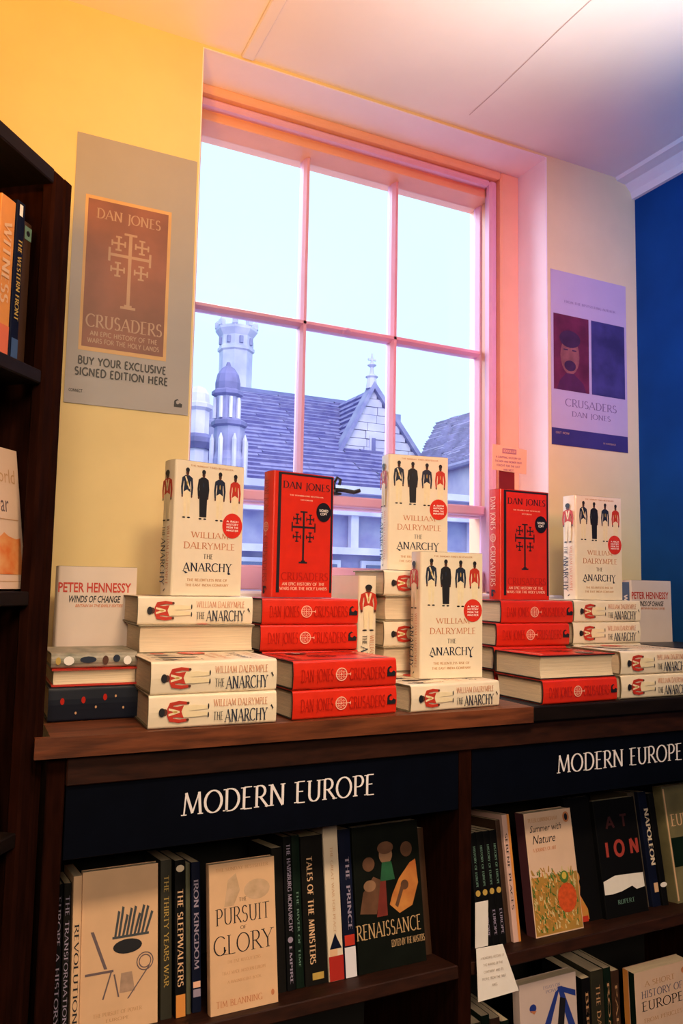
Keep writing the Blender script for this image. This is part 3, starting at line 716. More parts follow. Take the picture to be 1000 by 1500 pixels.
for (x0, x1) in ((.1585, .8985), (.9285, 1.7995)):
    for zt in (-.729, -1.125):
        mb = MB(); mb.bbox(x0, x1, 0, .385, -.024, 0, wood_d, .002)
        tl = radians(TILT[zt]); mb.v = [(a, 1.314+b*cos(tl)+c*sin(tl), zt+Z-b*sin(tl)+c*cos(tl)) for a, b, c in mb.v]; pt(mb, 'shelf')
for x0, x1, ta, tb in ((.160, .8975, .3455, .7095), (.930, 1.7985, 1.146, 1.516)):
    mb = MB(); mb.bbox(x0, x1, 1.314, 1.320, -.437+Z, -.324+Z, sign_m, .001); s = pt(mb, 'sign_board')
    d = Decal((0, 1.3135, 0), (1, 0, 0), (0, 0, 1)); d.text('MODERN EUROPE', (ta+tb)/2, -.371+Z, .0365, sign_txt, tb-ta, layer=1, thick=.13, thin=.05)
    o = d.build('sign_lettering', None); o.parent = s; o.matrix_parent_inverse = Matrix.Identity(4)
    o.matrix_parent_inverse = (Matrix.Translation(-bc.location)).copy() @ Matrix.Translation(bc.location); o.location = (0, 0, 0)
    o['label'] = 'white serif capitals reading modern europe'
wt = MB(); wt.prism([(.108, 1.286), (1.0615, 1.286), (1.0615, BCB), (.131, BCB), (.131, 1.300), (.108, 1.300)], -.2745+Z, WT+Z, wood)
o = build(wt, 'worktop'); tag(o, 'reddish brown wooden worktop over the left bay of the bookcase', 'worktop')
wt = MB(); wt.bbox(1.0625, 1.8285, 1.288, BCB, -.2745+Z, WT+Z, wood_black, .003)
o = build(wt, 'worktop'); tag(o, 'almost black worktop over the right bay of the bookcase', 'worktop')

# ================================================================ TALL BOOKCASE at the left
TA = radians(52); A0 = Vector((.125, 1.325, 0))
tb_ = empty('tall_bookcase', M=Matrix.Translation(A0) @ Matrix.Rotation(TA, 4, 'Z'))
tag(tb_, 'tall dark wooden bookcase at the left edge, turned towards the worktop', 'bookcase')
TOP = .660+Z; TL = -.80
def tp(mb, name): 
    o = build(mb, name, tb_); return o
mb = MB(); mb.bbox(-.022, 0, .001, .26, 0, TOP, wood_v, .003); tp(mb, 'side_panel')
mb = MB(); mb.bbox(-.052, -.0225, .001, .024, 0, TOP, wood_v, .004); tp(mb, 'front_post')
mb = MB(); mb.bbox(TL, TL+.03, .001, .26, 0, TOP, wood_v, .003); tp(mb, 'side_panel')
mb = MB(); mb.box(TL+.03, -.0225, .25, .26, .05, TOP, black_in); tp(mb, 'back_panel')
mb = MB(); mb.bbox(TL+.0305, -.0525, .001, .249, TOP-.025, TOP-.0005, wood_black, .002); tp(mb, 'top_board')
SH = (.327, -.020, -.378, -.75, -1.15)
for zt in SH:
    mb = MB(); mb.bbox(TL+.0305, -.0535, .004, .249, zt-.022+Z, zt+Z, wood_black, .002); tp(mb, 'shelf')
def in_tall(x, y, z, yaw=0, back=0, lean=0):
    return Matrix.Translation(A0) @ Matrix.Rotation(TA, 4, 'Z') @ Matrix.Translation((x, y, z+Z)) @ Matrix.Rotation(radians(yaw), 4, 'Z') @ Matrix.Rotation(radians(lean), 4, 'Y') @ Matrix.Rotation(radians(-back), 4, 'X')

# ================================================================ BOOKS ON THE WORKTOP
def T(o, label, group=None, cat='book'): return tag(o, label, cat, group)
WL, WTk, WW = .224, .0535, .152
# -- first column: white books
yb = 1.462
back_labels = ['white history book laid flat, lowest of the tall stack left of the red stacks', 'white history book, second from the bottom of the rear left stack',
               'white history book with page edges to the front, second from top, left stack', 'white history book lying under the leftmost standing soldier-cover book']
for i in range(4):
    b = white_book(WW, WTk-.0006, WL); lay(b, .288 if i != 2 else .292, yb, WT+.0003+WTk*i, WL, WW, WTk, back=(i == 2), yaw=(0, .4, -.6, .3)[i]); T(b, back_labels[i], 'white history books')
for i, lb in enumerate(('white history book at the front bottom left of the worktop stacks', 'white history book on top of the front left pair, cover up')):
    b = white_book(.158, WTk+.001, .222); lay(b, .280+.002*i, 1.300+.001*i, WT+.0003+.0548*i, .222, .158, WTk+.001, yaw=-1.4+i*1.8); T(b, lb, 'white history books')
b = white_book(.156, .047, .264); stand(b, .352, 1.478, WT+WTk*4+.001, yaw=14); T(b, 'leftmost standing white book with four small soldiers on its cover', 'white history books')
# -- second column: red books
RL, RT, RW = .216, .0525, .156
rl = ['red crusade book, lowest of the rear stack in the middle', 'red crusade book, second from the bottom of the middle rear stack', 'red crusade book, second from the top of the middle red stack', 'red crusade book lying under the left standing red book']
for i in range(4):
    b = red_book(RW, RT, RL); lay(b, .535+(0, .004, -.001, .001)[i], 1.476, WT+.0003+.0531*i, RL, RW, RT, yaw=(0, 1, 0, .3)[i]); T(b, rl[i], 'red crusade books')
for i, lb in enumerate(('red crusade book at the front edge, bottom of the middle pair', 'red crusade book on top of the middle front pair, cover up')):
    b = red_book(RW, .0515, .219); lay(b, .534, 1.300, WT+.0003+.0522*i, .219, RW, .0515, yaw=(3.0, 3.4)[i]); T(b, lb, 'red crusade books')
b = red_book(.150, .043, .262); stand(b, .560, 1.492, WT+.0531*4+.001, yaw=9.5); T(b, 'left standing red book with black cross, in front of the window', 'red crusade books')
# -- third column: white books behind the standing front one
b = white_book(.150, .044, .262)
b.matrix_world = Matrix.Translation((.8135, 1.478, WT+Z+.001)) @ Matrix.Rotation(-pi/2, 4, 'Z') @ Matrix.Rotation(0, 4, 'X') if False else Matrix(((0, -1, 0, .809), (1, 0, 0, 1.500), (0, 0, 1, WT+Z+.001), (0, 0, 0, 1)))
T(b, 'white book standing upright spine out, right of the middle red stack', 'white history books')
cl = ['white history book, lowest of the five behind the front standing book', 'white history book second from the bottom of the five-high stack', 'white history book in the middle of the five-high stack, soldier on its spine',
      'white history book with page edges out, second from the top of the five-high stack', 'white history book on top of the five-high stack']
for i in range(5):
    b = white_book(.150, .0545, .222); lay(b, .815+(0, .001, 0, .003, -.001)[i], 1.478, WT+.0003+.0551*i, .222, .150, .0545, back=(i in (1, 3))); T(b, cl[i], 'white history books')
b = white_book(.146, .047, .262); stand(b, .843, 1.515, WT+.0551*5+.001, yaw=-8); T(b, 'white soldier-cover book standing on the five-high stack against the window', 'white history books')
b = white_book(.158, .0515, .222); lay(b, .779, 1.302, WT+.0003, .222, .158, .0515, yaw=4.5); T(b, 'single white history book lying at the front middle of the worktop', 'white history books')
b = white_book(.147, .047, .262); stand(b, .848, 1.383, WT+.0523, yaw=-5); T(b, 'white soldier-cover book standing frontmost in the middle of the worktop', 'white history books')
# -- fourth column: red books
rl = ['red crusade book, lowest of the rear right red stack', 'red crusade book with its page edges showing behind the front right pair', 'red crusade book, second from the top of the right red stack', 'red crusade book lying under the right standing red book']
for i in range(4):
    b = red_book(RW, RT, RL); lay(b, (1.099, 1.098, 1.105, 1.118)[i], 1.468, WT+.0003+.0531*i, RL, RW, RT, yaw=(0, .5, 0, .4)[i]); T(b, rl[i], 'red crusade books')
b = red_book(RW, .0495, .212); lay(b, 1.094, 1.296, WT+.0003, .212, RW, .0495, yaw=1.5); T(b, 'red crusade book at the front edge, bottom of the right pair', 'red crusade books')
b = red_book(RW, .0510, .212); lay(b, 1.094, 1.302, WT+.0505, .212, RW, .0510, back=True, yaw=1.0); T(b, 'red crusade book with cream page edges facing the front, on the right pair', 'red crusade books')
b = red_book(.150, .043, .262, pale_spine=True); stand(b, 1.123, 1.478, WT+.0531*4+.001, yaw=2); T(b, 'right standing red book with pale lettered spine and card above it', 'red crusade books')
# -- fifth column: white books
el = ['white history book, lowest of the rear rightmost stack', 'white history book, second from the bottom of the rear rightmost stack', 'white history book, second from the top of the rightmost stack', 'white history book lying under the rightmost standing soldier-cover book']
for i in range(4):
    b = white_book(.150, WTk-.0006, .222); lay(b, 1.335+.003*(i % 2), 1.470, WT+.0003+WTk*i, .222, .150, WTk, yaw=.3*(i % 2)); T(b, el[i], 'white history books')
for i, lb in enumerate(('white history book at the front edge, bottom of the rightmost pair', 'white history book on top of the rightmost front pair')):
    b = white_book(.158, WTk-.0015, .224); lay(b, 1.320, 1.304, WT+.0003+.0525*i, .224, .158, WTk-.0015, yaw=-.2+i*.5); T(b, lb, 'white history books')
b = white_book(.150, .048, .262); stand(b, 1.362, 1.488, WT+WTk*4+.001, yaw=-1.5); T(b, 'rightmost standing white book with four small soldiers on its cover', 'white history books')
# card held in the right standing red book
cd = empty('shelf_card', (1.118, 1.489, .243+Z)); tag(cd, 'pink card with printed lines on a maroon tab above the right red book', 'card')
mb = MB(); mb.box(.018, .064, .0095, .0105, -.03, .040, maroon); build(mb, 'tab', cd)
mb = MB(); mb.add([(-.004, .0075, .036), (.098, .0075, .032), (.100, .0075, .092), (-.002, .0075, .098), (-.004, .009, .036), (.098, .009, .032), (.100, .009, .092), (-.002, .009, .098)], [(0, 1, 2, 3), (7, 6, 5, 4), (0, 4, 5, 1), (1, 5, 6, 2), (2, 6, 7, 3), (3, 7, 4, 0)], pinkcard); build(mb, 'card', cd)
d = Decal((0, .0072, 0), (1, 0, 0), (0, 0, 1)); d.rect(.026, .068, .078, .090, mat('mauve_print', (.42, .16, .26), .5, .1), 1)
d.text('BOOKSELLER', .047, .084, .006, pinkcard, .036, layer=2, serif=False, thick=.2)
for j, (t_, w_) in enumerate((('A GRIPPING HISTORY OF', .075), ('THE MEN AND WOMEN WHO', .08), ('FOUGHT FOR THE EAST', .07), ('AND WEST', .03))): d.text(t_, .044, .068-.010*j, .0045, mat('mauve_print', (0, 0, 0)), w_, layer=1, serif=False, thick=.2)
d.build('printed_lines', cd)

# ---------------------------------------------------------------- other books
def plain(label, W, T_, H, m, bm_=None, hard=False, front=None, spine=None, group=None, cat='book'):
    r = empty('book'); book_body(r, W, T_, H, m, bm_ or cream_board, hard)
    if front: d = FR(W, T_, H); front(d, W, H); d.build('front_print', r)
    if spine: d = SP(W, T_, H, .002 if hard else .0004); spine(d, H, T_); d.build('spine_print', r)
    tag(r, label, cat, group); return r
hen = mat('grey_cream_jacket', (.72, .60, .52), .5, .04, 20)
def henn(d, W, H):
    d.text('PETER HENNESSY', W*.47, H*.845, H*.068, ink_red, W*.92, serif=False, thick=.24, font=True, bold=.02)
    d.text('WINDS OF CHANGE', W*.47, H*.760, H*.048, ink, W*.66, font=True, bold=.02, shear=.25)
    d.text('BRITAIN IN THE EARLY SIXTIES', W*.53, H*.712, H*.020, ink_orange, W*.60, font=True, bold=.02, shear=.25)
b = plain('white book with red title standing at the left end of the worktop', .152, .028, .268, hen, hard=True, front=henn); stand(b, .160, 1.600, WT+.001, back=1)
b = plain('white book with red title standing at the right end of the worktop', .150, .032, .268, hen, hard=True, front=henn, spine=lambda d, H, T_: (d.rect(H*.02, H*.98, -T_*.42, T_*.42, mat('slate_blue_ink', (.10, .16, .30), .5, .1), 1), d.text('WINDS OF CHANGE', H*.5, 0, T_*.4, white_ink, H*.7, serif=False, thick=.2)))
stand(b, 1.640, 1.575, WT+.001, yaw=-1, back=1)
# small pile in front of the left one
navy = mat('midnight_jacket', (.004, .007, .018), .4, .2, 20, spec=.3)
def dots(d, H, T_):
    for k, (u, v, m) in enumerate(((.15, .1, ink_red), (.38, .12, ink_red), (.52, -.1, white_ink), (.62, .18, ink_red), (.74, .2, white_ink), (.83, -.15, pale_ink), (.30, -.25, white_ink))):
        d.ell(H*u, T_*v, T_*(.06 if m is ink_red else .03), T_*(.10 if m is ink_red else .04), ink_dred if m is ink_red else ink_tan, 2, 12)
b = plain('dark navy book at the bottom of the small pile at the left end', .15, .058, .150, navy, black_board, True, spine=dots)
lay(b, .137, 1.420, WT+.0003, .150, .15, .058)
b = plain('red bordered book with its page edges out in the left end pile', .15, .030, .145, red, cat='book', bm_=mat('red_board', (.50, .04, .02), .5, .1), hard=True)
lay(b, .141, 1.426, WT+.0590, .145, .15, .030, back=True)
def pic(d, H, T_):
    for u, v, a, b_, m in ((.2, 0, .10, .3, white_ink), (.42, .05, .16, .22, ink_navy), (.62, 0, .06, .3, skin_ink), (.75, .1, .07, .25, ink_navy), (.88, -.05, .08, .3, white_ink), (.08, 0, .05, .25, gold_ink)): d.ell(H*u, T_*v, H*a*.6, T_*b_, m, 2, 12)
b = plain('small book with pictured olive spine on top of the left end pile', .14, .026, .146, mat('olive_jacket', (.16, .17, .12), .5, .5, 30, col2=(.40, .34, .26)), hard=True, spine=pic)
lay(b, .139, 1.430, WT+.0895, .146, .14, .026)
b = plain('dark navy book lying at the right end below the white one', .16, .050, .200, navy, black_board, True)
lay(b, 1.600, 1.404, WT+.0003, .200, .16, .050)
b = plain('black book on top of the dark pair at the right end', .155, .050, .195, mat('black_jacket', (.012, .011, .013), .4, .2, 20), black_board, True)
lay(b, 1.604, 1.408, WT+.0507, .195, .155, .050)

# ---------------------------------------------------------------- books in the low bookcase
SHZ = -.729
SB = -.7285
def low(b, x, y, back=9.5, yaw=0, z=SB):
    back = 9.5 if z == SB else 3.0
    b.matrix_world = Matrix.Translation((x, y, z+Z-(y-1.314)*math.tan(radians(back)))) @ Matrix.Rotation(radians(-back), 4, 'X') @ Matrix.Rotation(radians(yaw), 4, 'Z')
def spine_out(b, x, y, T_, back=9.5, z=SB, lean=0):
    """spine to the viewer: local -x turned to -y"""
    z -= (y-1.314)*math.tan(radians(back))
    b.matrix_world = Matrix.Translation((x+T_, y, z+Z)) @ Matrix.Rotation(radians(lean), 4, 'Y') @ Matrix.Rotation(radians(-back), 4, 'X') @ Matrix.Rotation(pi/2, 4, 'Z')
def vtxt(txt, m, a=.08, b=.9, h=.5, **k):
    return lambda d, H, T_: d.text(txt, H*(a+b)/2, 0, T_*h, m, H*(b-a), **k)
blk = mat('soft_black_cover', (.004, .004, .005), .6, .2, 20, spec=.12); blk2 = mat('charcoal_cover', (.008, .007, .006), .6, .2, 20, spec=.12)
olive = mat('dark_olive_cover', (.026, .023, .010), .6, .3, 20); navyc = mat('navy_cover', (.005, .008, .028), .6, .2, 20, spec=.12)
greenc = mat('bottle_green_cover', (.005, .015, .009), .6, .3, 20, spec=.12); whitec = mat('white_cover', (.80, .66, .50), .5, .04, 20)
tan = mat('tan_cover', (.80, .50, .29), .5, .08, 20); lav = mat('lavender_ink', (.34, .28, .40), .5, .1)
grn_ink = mat('dull_green_ink', (.14, .26, .20), .5, .1); penguin_o = mat('orange_cover', (.78, .30, .06), .5, .1, 20)
L = []
L.append(('slim black spine, leftmost in the left bay of the low bookcase', .163, .012, .235, blk, vtxt('EUROPE A HISTORY', lav)))
L.append(('slim black spine with pale lettering, second from the left in the left bay', .1765, .012, .235, blk2, vtxt('THE TRANSFORMATION', lav)))
for lb, x, T_, H, m, sp in L: b = plain(lb, .12, T_, H, m, spine=sp); spine_out(b, x, 1.372, T_)
b = plain('tan spine between two slim black spines and the pale cover', .13, .014, .245, tan, spine=vtxt('REVOLUTION', ink, .3, .9)); spine_out(b, .1905, 1.366, .014)
def drawing(d, W, H):
    sk = mat('grey_sketch_ink', (.16, .11, .12), .5, .1); dk = mat('slate_sketch_ink', (.06, .07, .08), .5, .2)
    d.ell(W*.60, H*.50, W*.19, H*.045, ink, 2)
    for k in range(9):
        a = .1+.11*k
        d.poly([(W*(.42+.05*k), H*.56), (W*(.45+.05*k), H*.56), (W*(.50+.055*k), H*(.72+.03*sin(k*2.2))), (W*(.47+.055*k), H*(.73+.03*sin(k*2.2)))], dk, 2)
    d.rect(W*.40, W*.88, H*.555, H*.57, dk, 2)
    d.poly([(W*.12, H*.62), (W*.16, H*.62), (W*.34, H*.38), (W*.30, H*.38)], sk, 2); d.rect(W*.06, W*.42, H*.355, H*.37, sk, 2)
    d.poly([(W*.38, H*.355), (W*.40, H*.355), (W*.30, H*.20), (W*.28, H*.20)], sk, 2); d.poly([(W*.42, H*.34), (W*.44, H*.34), (W*.50, H*.20), (W*.48, H*.20)], sk, 2)
    d.poly([(W*.88, H*.36), (W*.90, H*.36), (W*.62, H*.18), (W*.60, H*.18)], sk, 2)
    for r in (.10, .07):
        for a in range(16):
            a0, a1 = 2*pi*a/16, 2*pi*(a+1)/16
            d.poly([(W*(.83+q*cos(t)), H*.39+W*q*sin(t)) for q, t in ((r, a0), (r+.014, a0), (r+.014, a1), (r, a1))], sk, 2)
    d.poly([(W*.52, H*.34), (W*.66, H*.34), (W*.70, H*.22), (W*.50, H*.22)], mat('pale_sketch_wash', (.50, .32, .22), .6, .3, 60), 1)
    d.text('THE PURSUIT OF POWER', W*.48, H*.11, H*.022, ink_tan, W*.62, thick=.14); d.text('EUROPE', W*.48, H*.07, H*.018, ink_tan, W*.3, thick=.14)
b = plain('pale face-out book with a sketched figure and black oval, at the left', .126, .022, .248, tan, front=drawing); low(b, .2055, 1.372, yaw=-2)
for lb, x, T_, H, m, sp, yy in (
  ('dark olive spine right of the sketched cover', .337, .020, .250, olive, vtxt('THE THIRTY YEARS WAR', gold_ink, .1, .8, .4), 1.372),
  ('black spine with orange foot and pale title left of the glory book', .3605, .019, .248, blk, lambda d, H, T_: (d.text('THE SLEEPWALKERS', H*.50, 0, T_*.5, tan, H*.62, thick=.18), d.rect(H*.86, H*.998, -T_*.42, T_*.42, penguin_o, 2), d.ell(H*.055, 0, T_*.3, T_*.38, whitec, 2)), 1.366),
  ('slim grey green spine left of the glory book', .3815, .008, .240, mat('moss_cover', (.09, .09, .05), .5, .2, 20), None, 1.372),
  ('navy spine with white lettering beside the glory book', .392, .016, .240, navyc, lambda d, H, T_: (d.text('IRON KINGDOM', H*.42, 0, T_*.5, lav, H*.6, thick=.18), d.rect(H*.80, H*.84, -T_*.4, T_*.4, pale_ink, 2), d.rect(H*.85, H*.90, -T_*.4, T_*.4, lav, 2)), 1.372),
  ('black spine just behind the right side of the glory book', .545, .022, .245, blk2, None, 1.374),
  ('black spine with long lavender title right of the glory book', .5685, .017, .262, blk, lambda d, H, T_: (d.text('THE HABSBURG MONARCHY', H*.34, T_*.1, T_*.42, lav, H*.58, thick=.2), d.ell(H*.68, 0, T_*.3, T_*.3, lav, 2), d.text('EMPIRE', H*.84, 0, T_*.3, lav, H*.24, thick=.2)), 1.374),
  ('bottle green spine right of the lavender lettered one', .587, .016, .262, greenc, lambda d, H, T_: d.text('THE RIVER OF TIME', H*.62, 0, T_*.25, grn_ink, H*.5, thick=.18), 1.376),
  ('charcoal spine with long cream title left of the white spine', .6045, .046, .258, blk2, lambda d, H, T_: (d.text('TALES OF THE MINISTERS', H*.50, -T_*.15, T_*.24, tan, H*.72, thick=.2), d.rect(H*.92, H*.965, -T_*.2, T_*.3, gold_ink, 2)), 1.374),
  ('tall white spine with a red foot and small dark emblem', .6515, .031, .272, whitec, lambda d, H, T_: (d.rect(H*.845, H*.998, -T_*.48, T_*.48, mat('deep_red_ink', (.45, .02, .012), .5, .1), 2), d.text('THE GREAT WAR FOR PEACE', H*.42, 0, T_*.16, ink_tan, H*.56, thick=.1), d.poly([(H*.80, -T_*.4), (H*.80, T_*.4), (H*.73, T_*.1), (H*.70, 0), (H*.73, -T_*.12)], navyc, 2), d.rect(H*.80, H*.845, -T_*.40, T_*.1, tan, 3)), 1.372),
  ('navy spine with a white foot left of the lute cover', .684, .026, .262, navyc, lambda d, H, T_: (d.rect(H*.80, H*.998, -T_*.44, T_*.44, mat('clean_white_ink', (.80, .78, .86), .5, .03), 2), d.text('THE PRINCE', H*.44, T_*.1, T_*.3, lav, H*.5, thick=.2), d.rect(H*.72, H*.79, -T_*.4, T_*.4, ink_red, 2)), 1.372),
  ('dark brown spine against the middle divider', .878, .016, .24, mat('umber_cover', (.05, .02, .008), .5, .2, 20), None, 1.40)):
    b = plain(lb, .13, T_, H, m, spine=sp); spine_out(b, x, yy, T_)
def glory(d, W, H):
    gr = mat('faint_engraving', (.52, .34, .20), .6, .35, 50, col2=(.66, .44, .28))
    d.text('THE SUNDAY BESTSELLER', W*.5, H*.955, H*.022, ink_tan, W*.8, thick=.14)
    d.poly([(W*.22, H*.70), (W*.28, H*.88), (W*.40, H*.92), (W*.46, H*.80), (W*.36, H*.70)], gr, 1); d.ell(W*.72, H*.79, W*.20, H*.07, gr, 1)
    d.text('THE', W*.50, H*.735, H*.025, ink, W*.12, thick=.12)
    d.text('PURSUIT', W*.50, H*.635, H*.110, ink, W*.82, thick=.10, thin=.03)
    d.text('OF', W*.50, H*.545, H*.022, ink, W*.09, thick=.12)
    d.text('GLORY', W*.50, H*.445, H*.125, ink, W*.90, thick=.09, thin=.03)
    d.text('THE FIVE REVOLUTIONS', W*.5, H*.33, H*.020, ink_tan, W*.5, thick=.12)
    d.text('THAT MADE MODERN EUROPE', W*.5, H*.26, H*.020, ink_tan, W*.66, thick=.12); d.text('A MAGNIFICENT BOOK', W*.5, H*.20, H*.018, ink_tan, W*.5, thick=.12)
    d.text('TIM BLANNING', W*.42, H*.065, H*.040, ink_orange, W*.68, thick=.12); d.ell(W*.92, H*.075, W*.025, H*.020, ink_orange, 2)
b = plain('tan face-out book with tall thin title letters in the left bay', .122, .020, .238, tan, front=glory); low(b, .4135, 1.336, back=6)
def lute(d, W, H):
    or_ = mat('lute_orange', (.62, .25, .06), .5, .4, 25, col2=(.45, .13, .03)); fl = mat('muted_flesh', (.34, .18, .10), .5, .3, 30); gn = mat('painted_green', (.02, .12, .05), .5, .3, 30)
    br = mat('painted_brown', (.16, .07, .035), .5, .4, 30); cr = mat('painted_crimson', (.22, .03, .02), .5, .3, 30)
    d.poly([(W*.50, H*.43), (W*.64, H*.36), (W*.84, H*.40), (W*.95, H*.55), (W*.93, H*.72), (W*.84, H*.70), (W*.66, H*.60), (W*.55, H*.50)], or_, 2)
    d.ell(W*.74, H*.55, W*.06, H*.035, br, 3); d.poly([(W*.58, H*.42), (W*.62, H*.40), (W*.75, H*.56), (W*.70, H*.57)], br, 3)
    d.ell(W*.48, H*.78, W*.10, H*.065, fl, 3); d.ell(W*.48, H*.83, W*.12, H*.045, br, 4); d.poly([(W*.38, H*.60), (W*.60, H*.60), (W*.56, H*.73), (W*.42, H*.73)], gn, 3)
    d.poly([(W*.06, H*.40), (W*.30, H*.38), (W*.42, H*.60), (W*.28, H*.64), (W*.12, H*.54)], br, 2); d.poly([(W*.30, H*.36), (W*.46, H*.36), (W*.46, H*.60), (W*.38, H*.60)], cr, 3)
    d.ell(W*.22, H*.58, W*.09, H*.04, fl, 3); d.ell(W*.22, H*.73, W*.09, H*.05, br, 2); d.ell(W*.80, H*.80, W*.09, H*.055, br, 2)
    d.text('RENAISSANCE', W*.47, H*.275, H*.10, mat('ochre_print', (.62, .40, .20), .5, .1), W*.96, layer=4, thick=.12)
    d.text('EDITED BY THE MASTERS', W*.74, H*.165, H*.045, mat('ochre_print', (0, 0, 0)), W*.50, layer=4, thick=.16)
b = plain('dark face-out book showing a painted lute player in the left bay', .150, .026, .262, mat('near_black_green_cover', (.005, .007, .005), .6, .3, 20, spec=.12), front=lute); low(b, .7135, 1.372, back=9)

# right bay
x = .985
for i, nm in enumerate(('first', 'second', 'third', 'fourth')):
    T_ = .0172
    b = plain(nm+' of four matching black spines right of the middle divider', .12, T_, .222, blk, spine=lambda d, H, T_: (d.text('HISTORY OF EUROPE', H*.3, 0, T_*.3, grn_ink, H*.36, thick=.18), d.ell(H*.53, 0, T_*.35, T_*.35, gold_ink, 2, 12), d.text('EUROPE', H*.8, 0, T_*.35, lav, H*.22, thick=.18)), group='black series spines in the right bay')
    spine_out(b, x, 1.366, T_, 9.5); x += T_+.0004
b = plain('dark umber spine between the black series and the pale edged spine', .13, .012, .24, mat('umber_cover', (0, 0, 0))); spine_out(b, 1.0565, 1.368, .012)
b = plain('pale pink spine with orange edge left of the flowered cover', .13, .018, .250, mat('pale_rose_cover', (.72, .46, .40), .5, .1, 20), spine=lambda d, H, T_: (d.rect(0, H, T_*.15, T_*.48, penguin_o, 2), d.text('SERENE PLACES', H*.45, -T_*.2, T_*.3, ink, H*.6, thick=.15))); spine_out(b, 1.070, 1.362, .018)
def flower(d, W, H):
    rnd = random.Random(11)
    cols = [mat('flower_orange', (.70, .30, .06), .5, .2), mat('flower_green', (.10, .22, .04), .5, .3), mat('flower_cream', (.70, .55, .26), .5, .1), mat('flower_ochre', (.48, .26, .05), .5, .2)]
    d.rect(W*.01, W*.99, H*.01, H*.47, cols[3], 1)
    for k in range(420):
        u = rnd.uniform(.02, .94); v = rnd.uniform(.02, .44+.07*rnd.random()); a = rnd.uniform(-.6, .6)+1.9; l = rnd.uniform(.04, .10); t = .016
        du, dv = l*cos(a), l*.6*sin(a)
        d.poly([(W*(u-t), H*v), (W*(u+t), H*v), (W*min(.98, max(.02, u+du+t*.5)), H*(v+dv)), (W*min(.98, max(.02, u+du-t*.5)), H*(v+dv))], cols[k % 4], 2+(k % 3))
    d.ell(W*.72, H*.27, W*.20, H*.12, mat('flower_red', (.75, .10, .02), .5, .25, 120), 6); d.ell(W*.70, H*.44, W*.09, H*.05, cols[1], 6); d.ell(W*.70, H*.45, W*.05, H*.03, mat('flower_yellow', (.7, .5, .08), .5, .1), 7)
    d.text('PETER CUNNINGHAM', W*.38, H*.935, H*.032, ink_tan, W*.62, thick=.15)
    d.text('Summer with', W*.42, H*.865, H*.055, ink, W*.68, font=True, shear=.3); d.text('Nature', W*.36, H*.775, H*.07, ink, W*.5, font=True, shear=.3)
    d.text('A JOURNEY OF ART', W*.36, H*.69, H*.028, ink_orange, W*.5, thick=.15); d.ell(W*.88, H*.93, W*.07, H*.045, ink_orange, 3); d.ell(W*.88, H*.93, W*.035, H*.03, ink, 4)
b = plain('cream face-out book with orange and green flowers in the right bay', .130, .030, .247, mat('peach_cover', (.78, .54, .40), .5, .05, 20), mat('peach_cover', (0, 0, 0)), front=flower, spine=lambda d, H, T_: d.rect(0, H, -T_*.5, T_*.5, mat('plum_ink', (.10, .03, .04), .5, .1), 1)); low(b, 1.124, 1.356, yaw=0)
def fig(d, W, H):
    o1 = mat('flame_orange', (.70, .20, .04), .5, .4, 40, col2=(.55, .30, .06)); d.poly([(W*.02, H*.35), (W*.20, H*.36), (W*.24, H*.28), (W*.20, H*.22), (W*.44, H*.10), (W*.46, H*.02), (W*.10, H*.01), (W*.02, H*.08)], o1, 2); d.ell(W*.16, H*.36, W*.10, H*.04, o1, 3)
    d.rect(W*.06, W*.42, H*.005, H*.05, ink_red, 3)
b = plain('black book with an orange figure partly hidden right of the flowers', .075, .014, .262, blk, front=fig); low(b, 1.264, 1.385, back=9)
def ion(d, W, H):
    rr = mat('blood_red_print', (.42, .05, .035), .5, .1)
    d.text('AT', W*.50, H*.80, H*.10, mat('dim_red_print', (.05, .01, .008), .5, .1), W*.52, serif=False, thick=.2, track=.6)
    d.text('ION', W*.56, H*.57, H*.125, rr, W*.80, serif=False, thick=.24, track=.55)
    d.poly([(W*.02, H*.20), (W*.02, H*.31), (W*.3, H*.345), (W*.6, H*.34), (W*.98, H*.33), (W*.98, H*.21), (W*.78, H*.20), (W*.68, H*.235), (W*.42, H*.205), (W*.2, H*.195)], white_ink, 2)
    d.text('RUPERT', W*.5, H*.12, H*.035, mat('dull_green_ink', (0, 0, 0)), W*.4, thick=.14)
b = plain('black face-out book with large red letters and torn white band', .128, .022, .250, blk, front=ion); low(b, 1.337, 1.372, back=9)
b = plain('grey brown spine behind the red lettered cover', .13, .022, .255, mat('taupe_cover', (.10, .075, .05), .5, .2, 20)); spine_out(b, 1.470, 1.395, .022)
b = plain('navy spine with a pale streaked title near the right edge', .13, .026, .255, navyc, spine=lambda d, H, T_: (d.text('NAPOLEON', H*.40, T_*.2, T_*.5, whitec, H*.5, thick=.22), d.rect(H*.80, H*.88, -T_*.1, T_*.4, tan, 2))); spine_out(b, 1.4935, 1.385, .026)
b = plain('black spine left of the olive cover at the right edge', .13, .018, .25, blk, spine=lambda d, H, T_: d.ell(H*.82, 0, T_*.3, T_*.6, white_ink, 2)); spine_out(b, 1.521, 1.380, .018)
b = plain('olive face-out book cut by the right edge of the photo', .15, .03, .262, mat('olive_tan_cover', (.22, .19, .09), .5, .3, 20), front=lambda d, W, H: (d.text('EUROPE', W*.5, H*.7, H*.1, tan, W*.8, thick=.14), d.rect(W*.05, W*.95, H*.3, H*.55, greenc, 2), d.rect(W*.01, W*.04, H*.02, H*.98, tan, 2))); low(b, 1.560, 1.372)
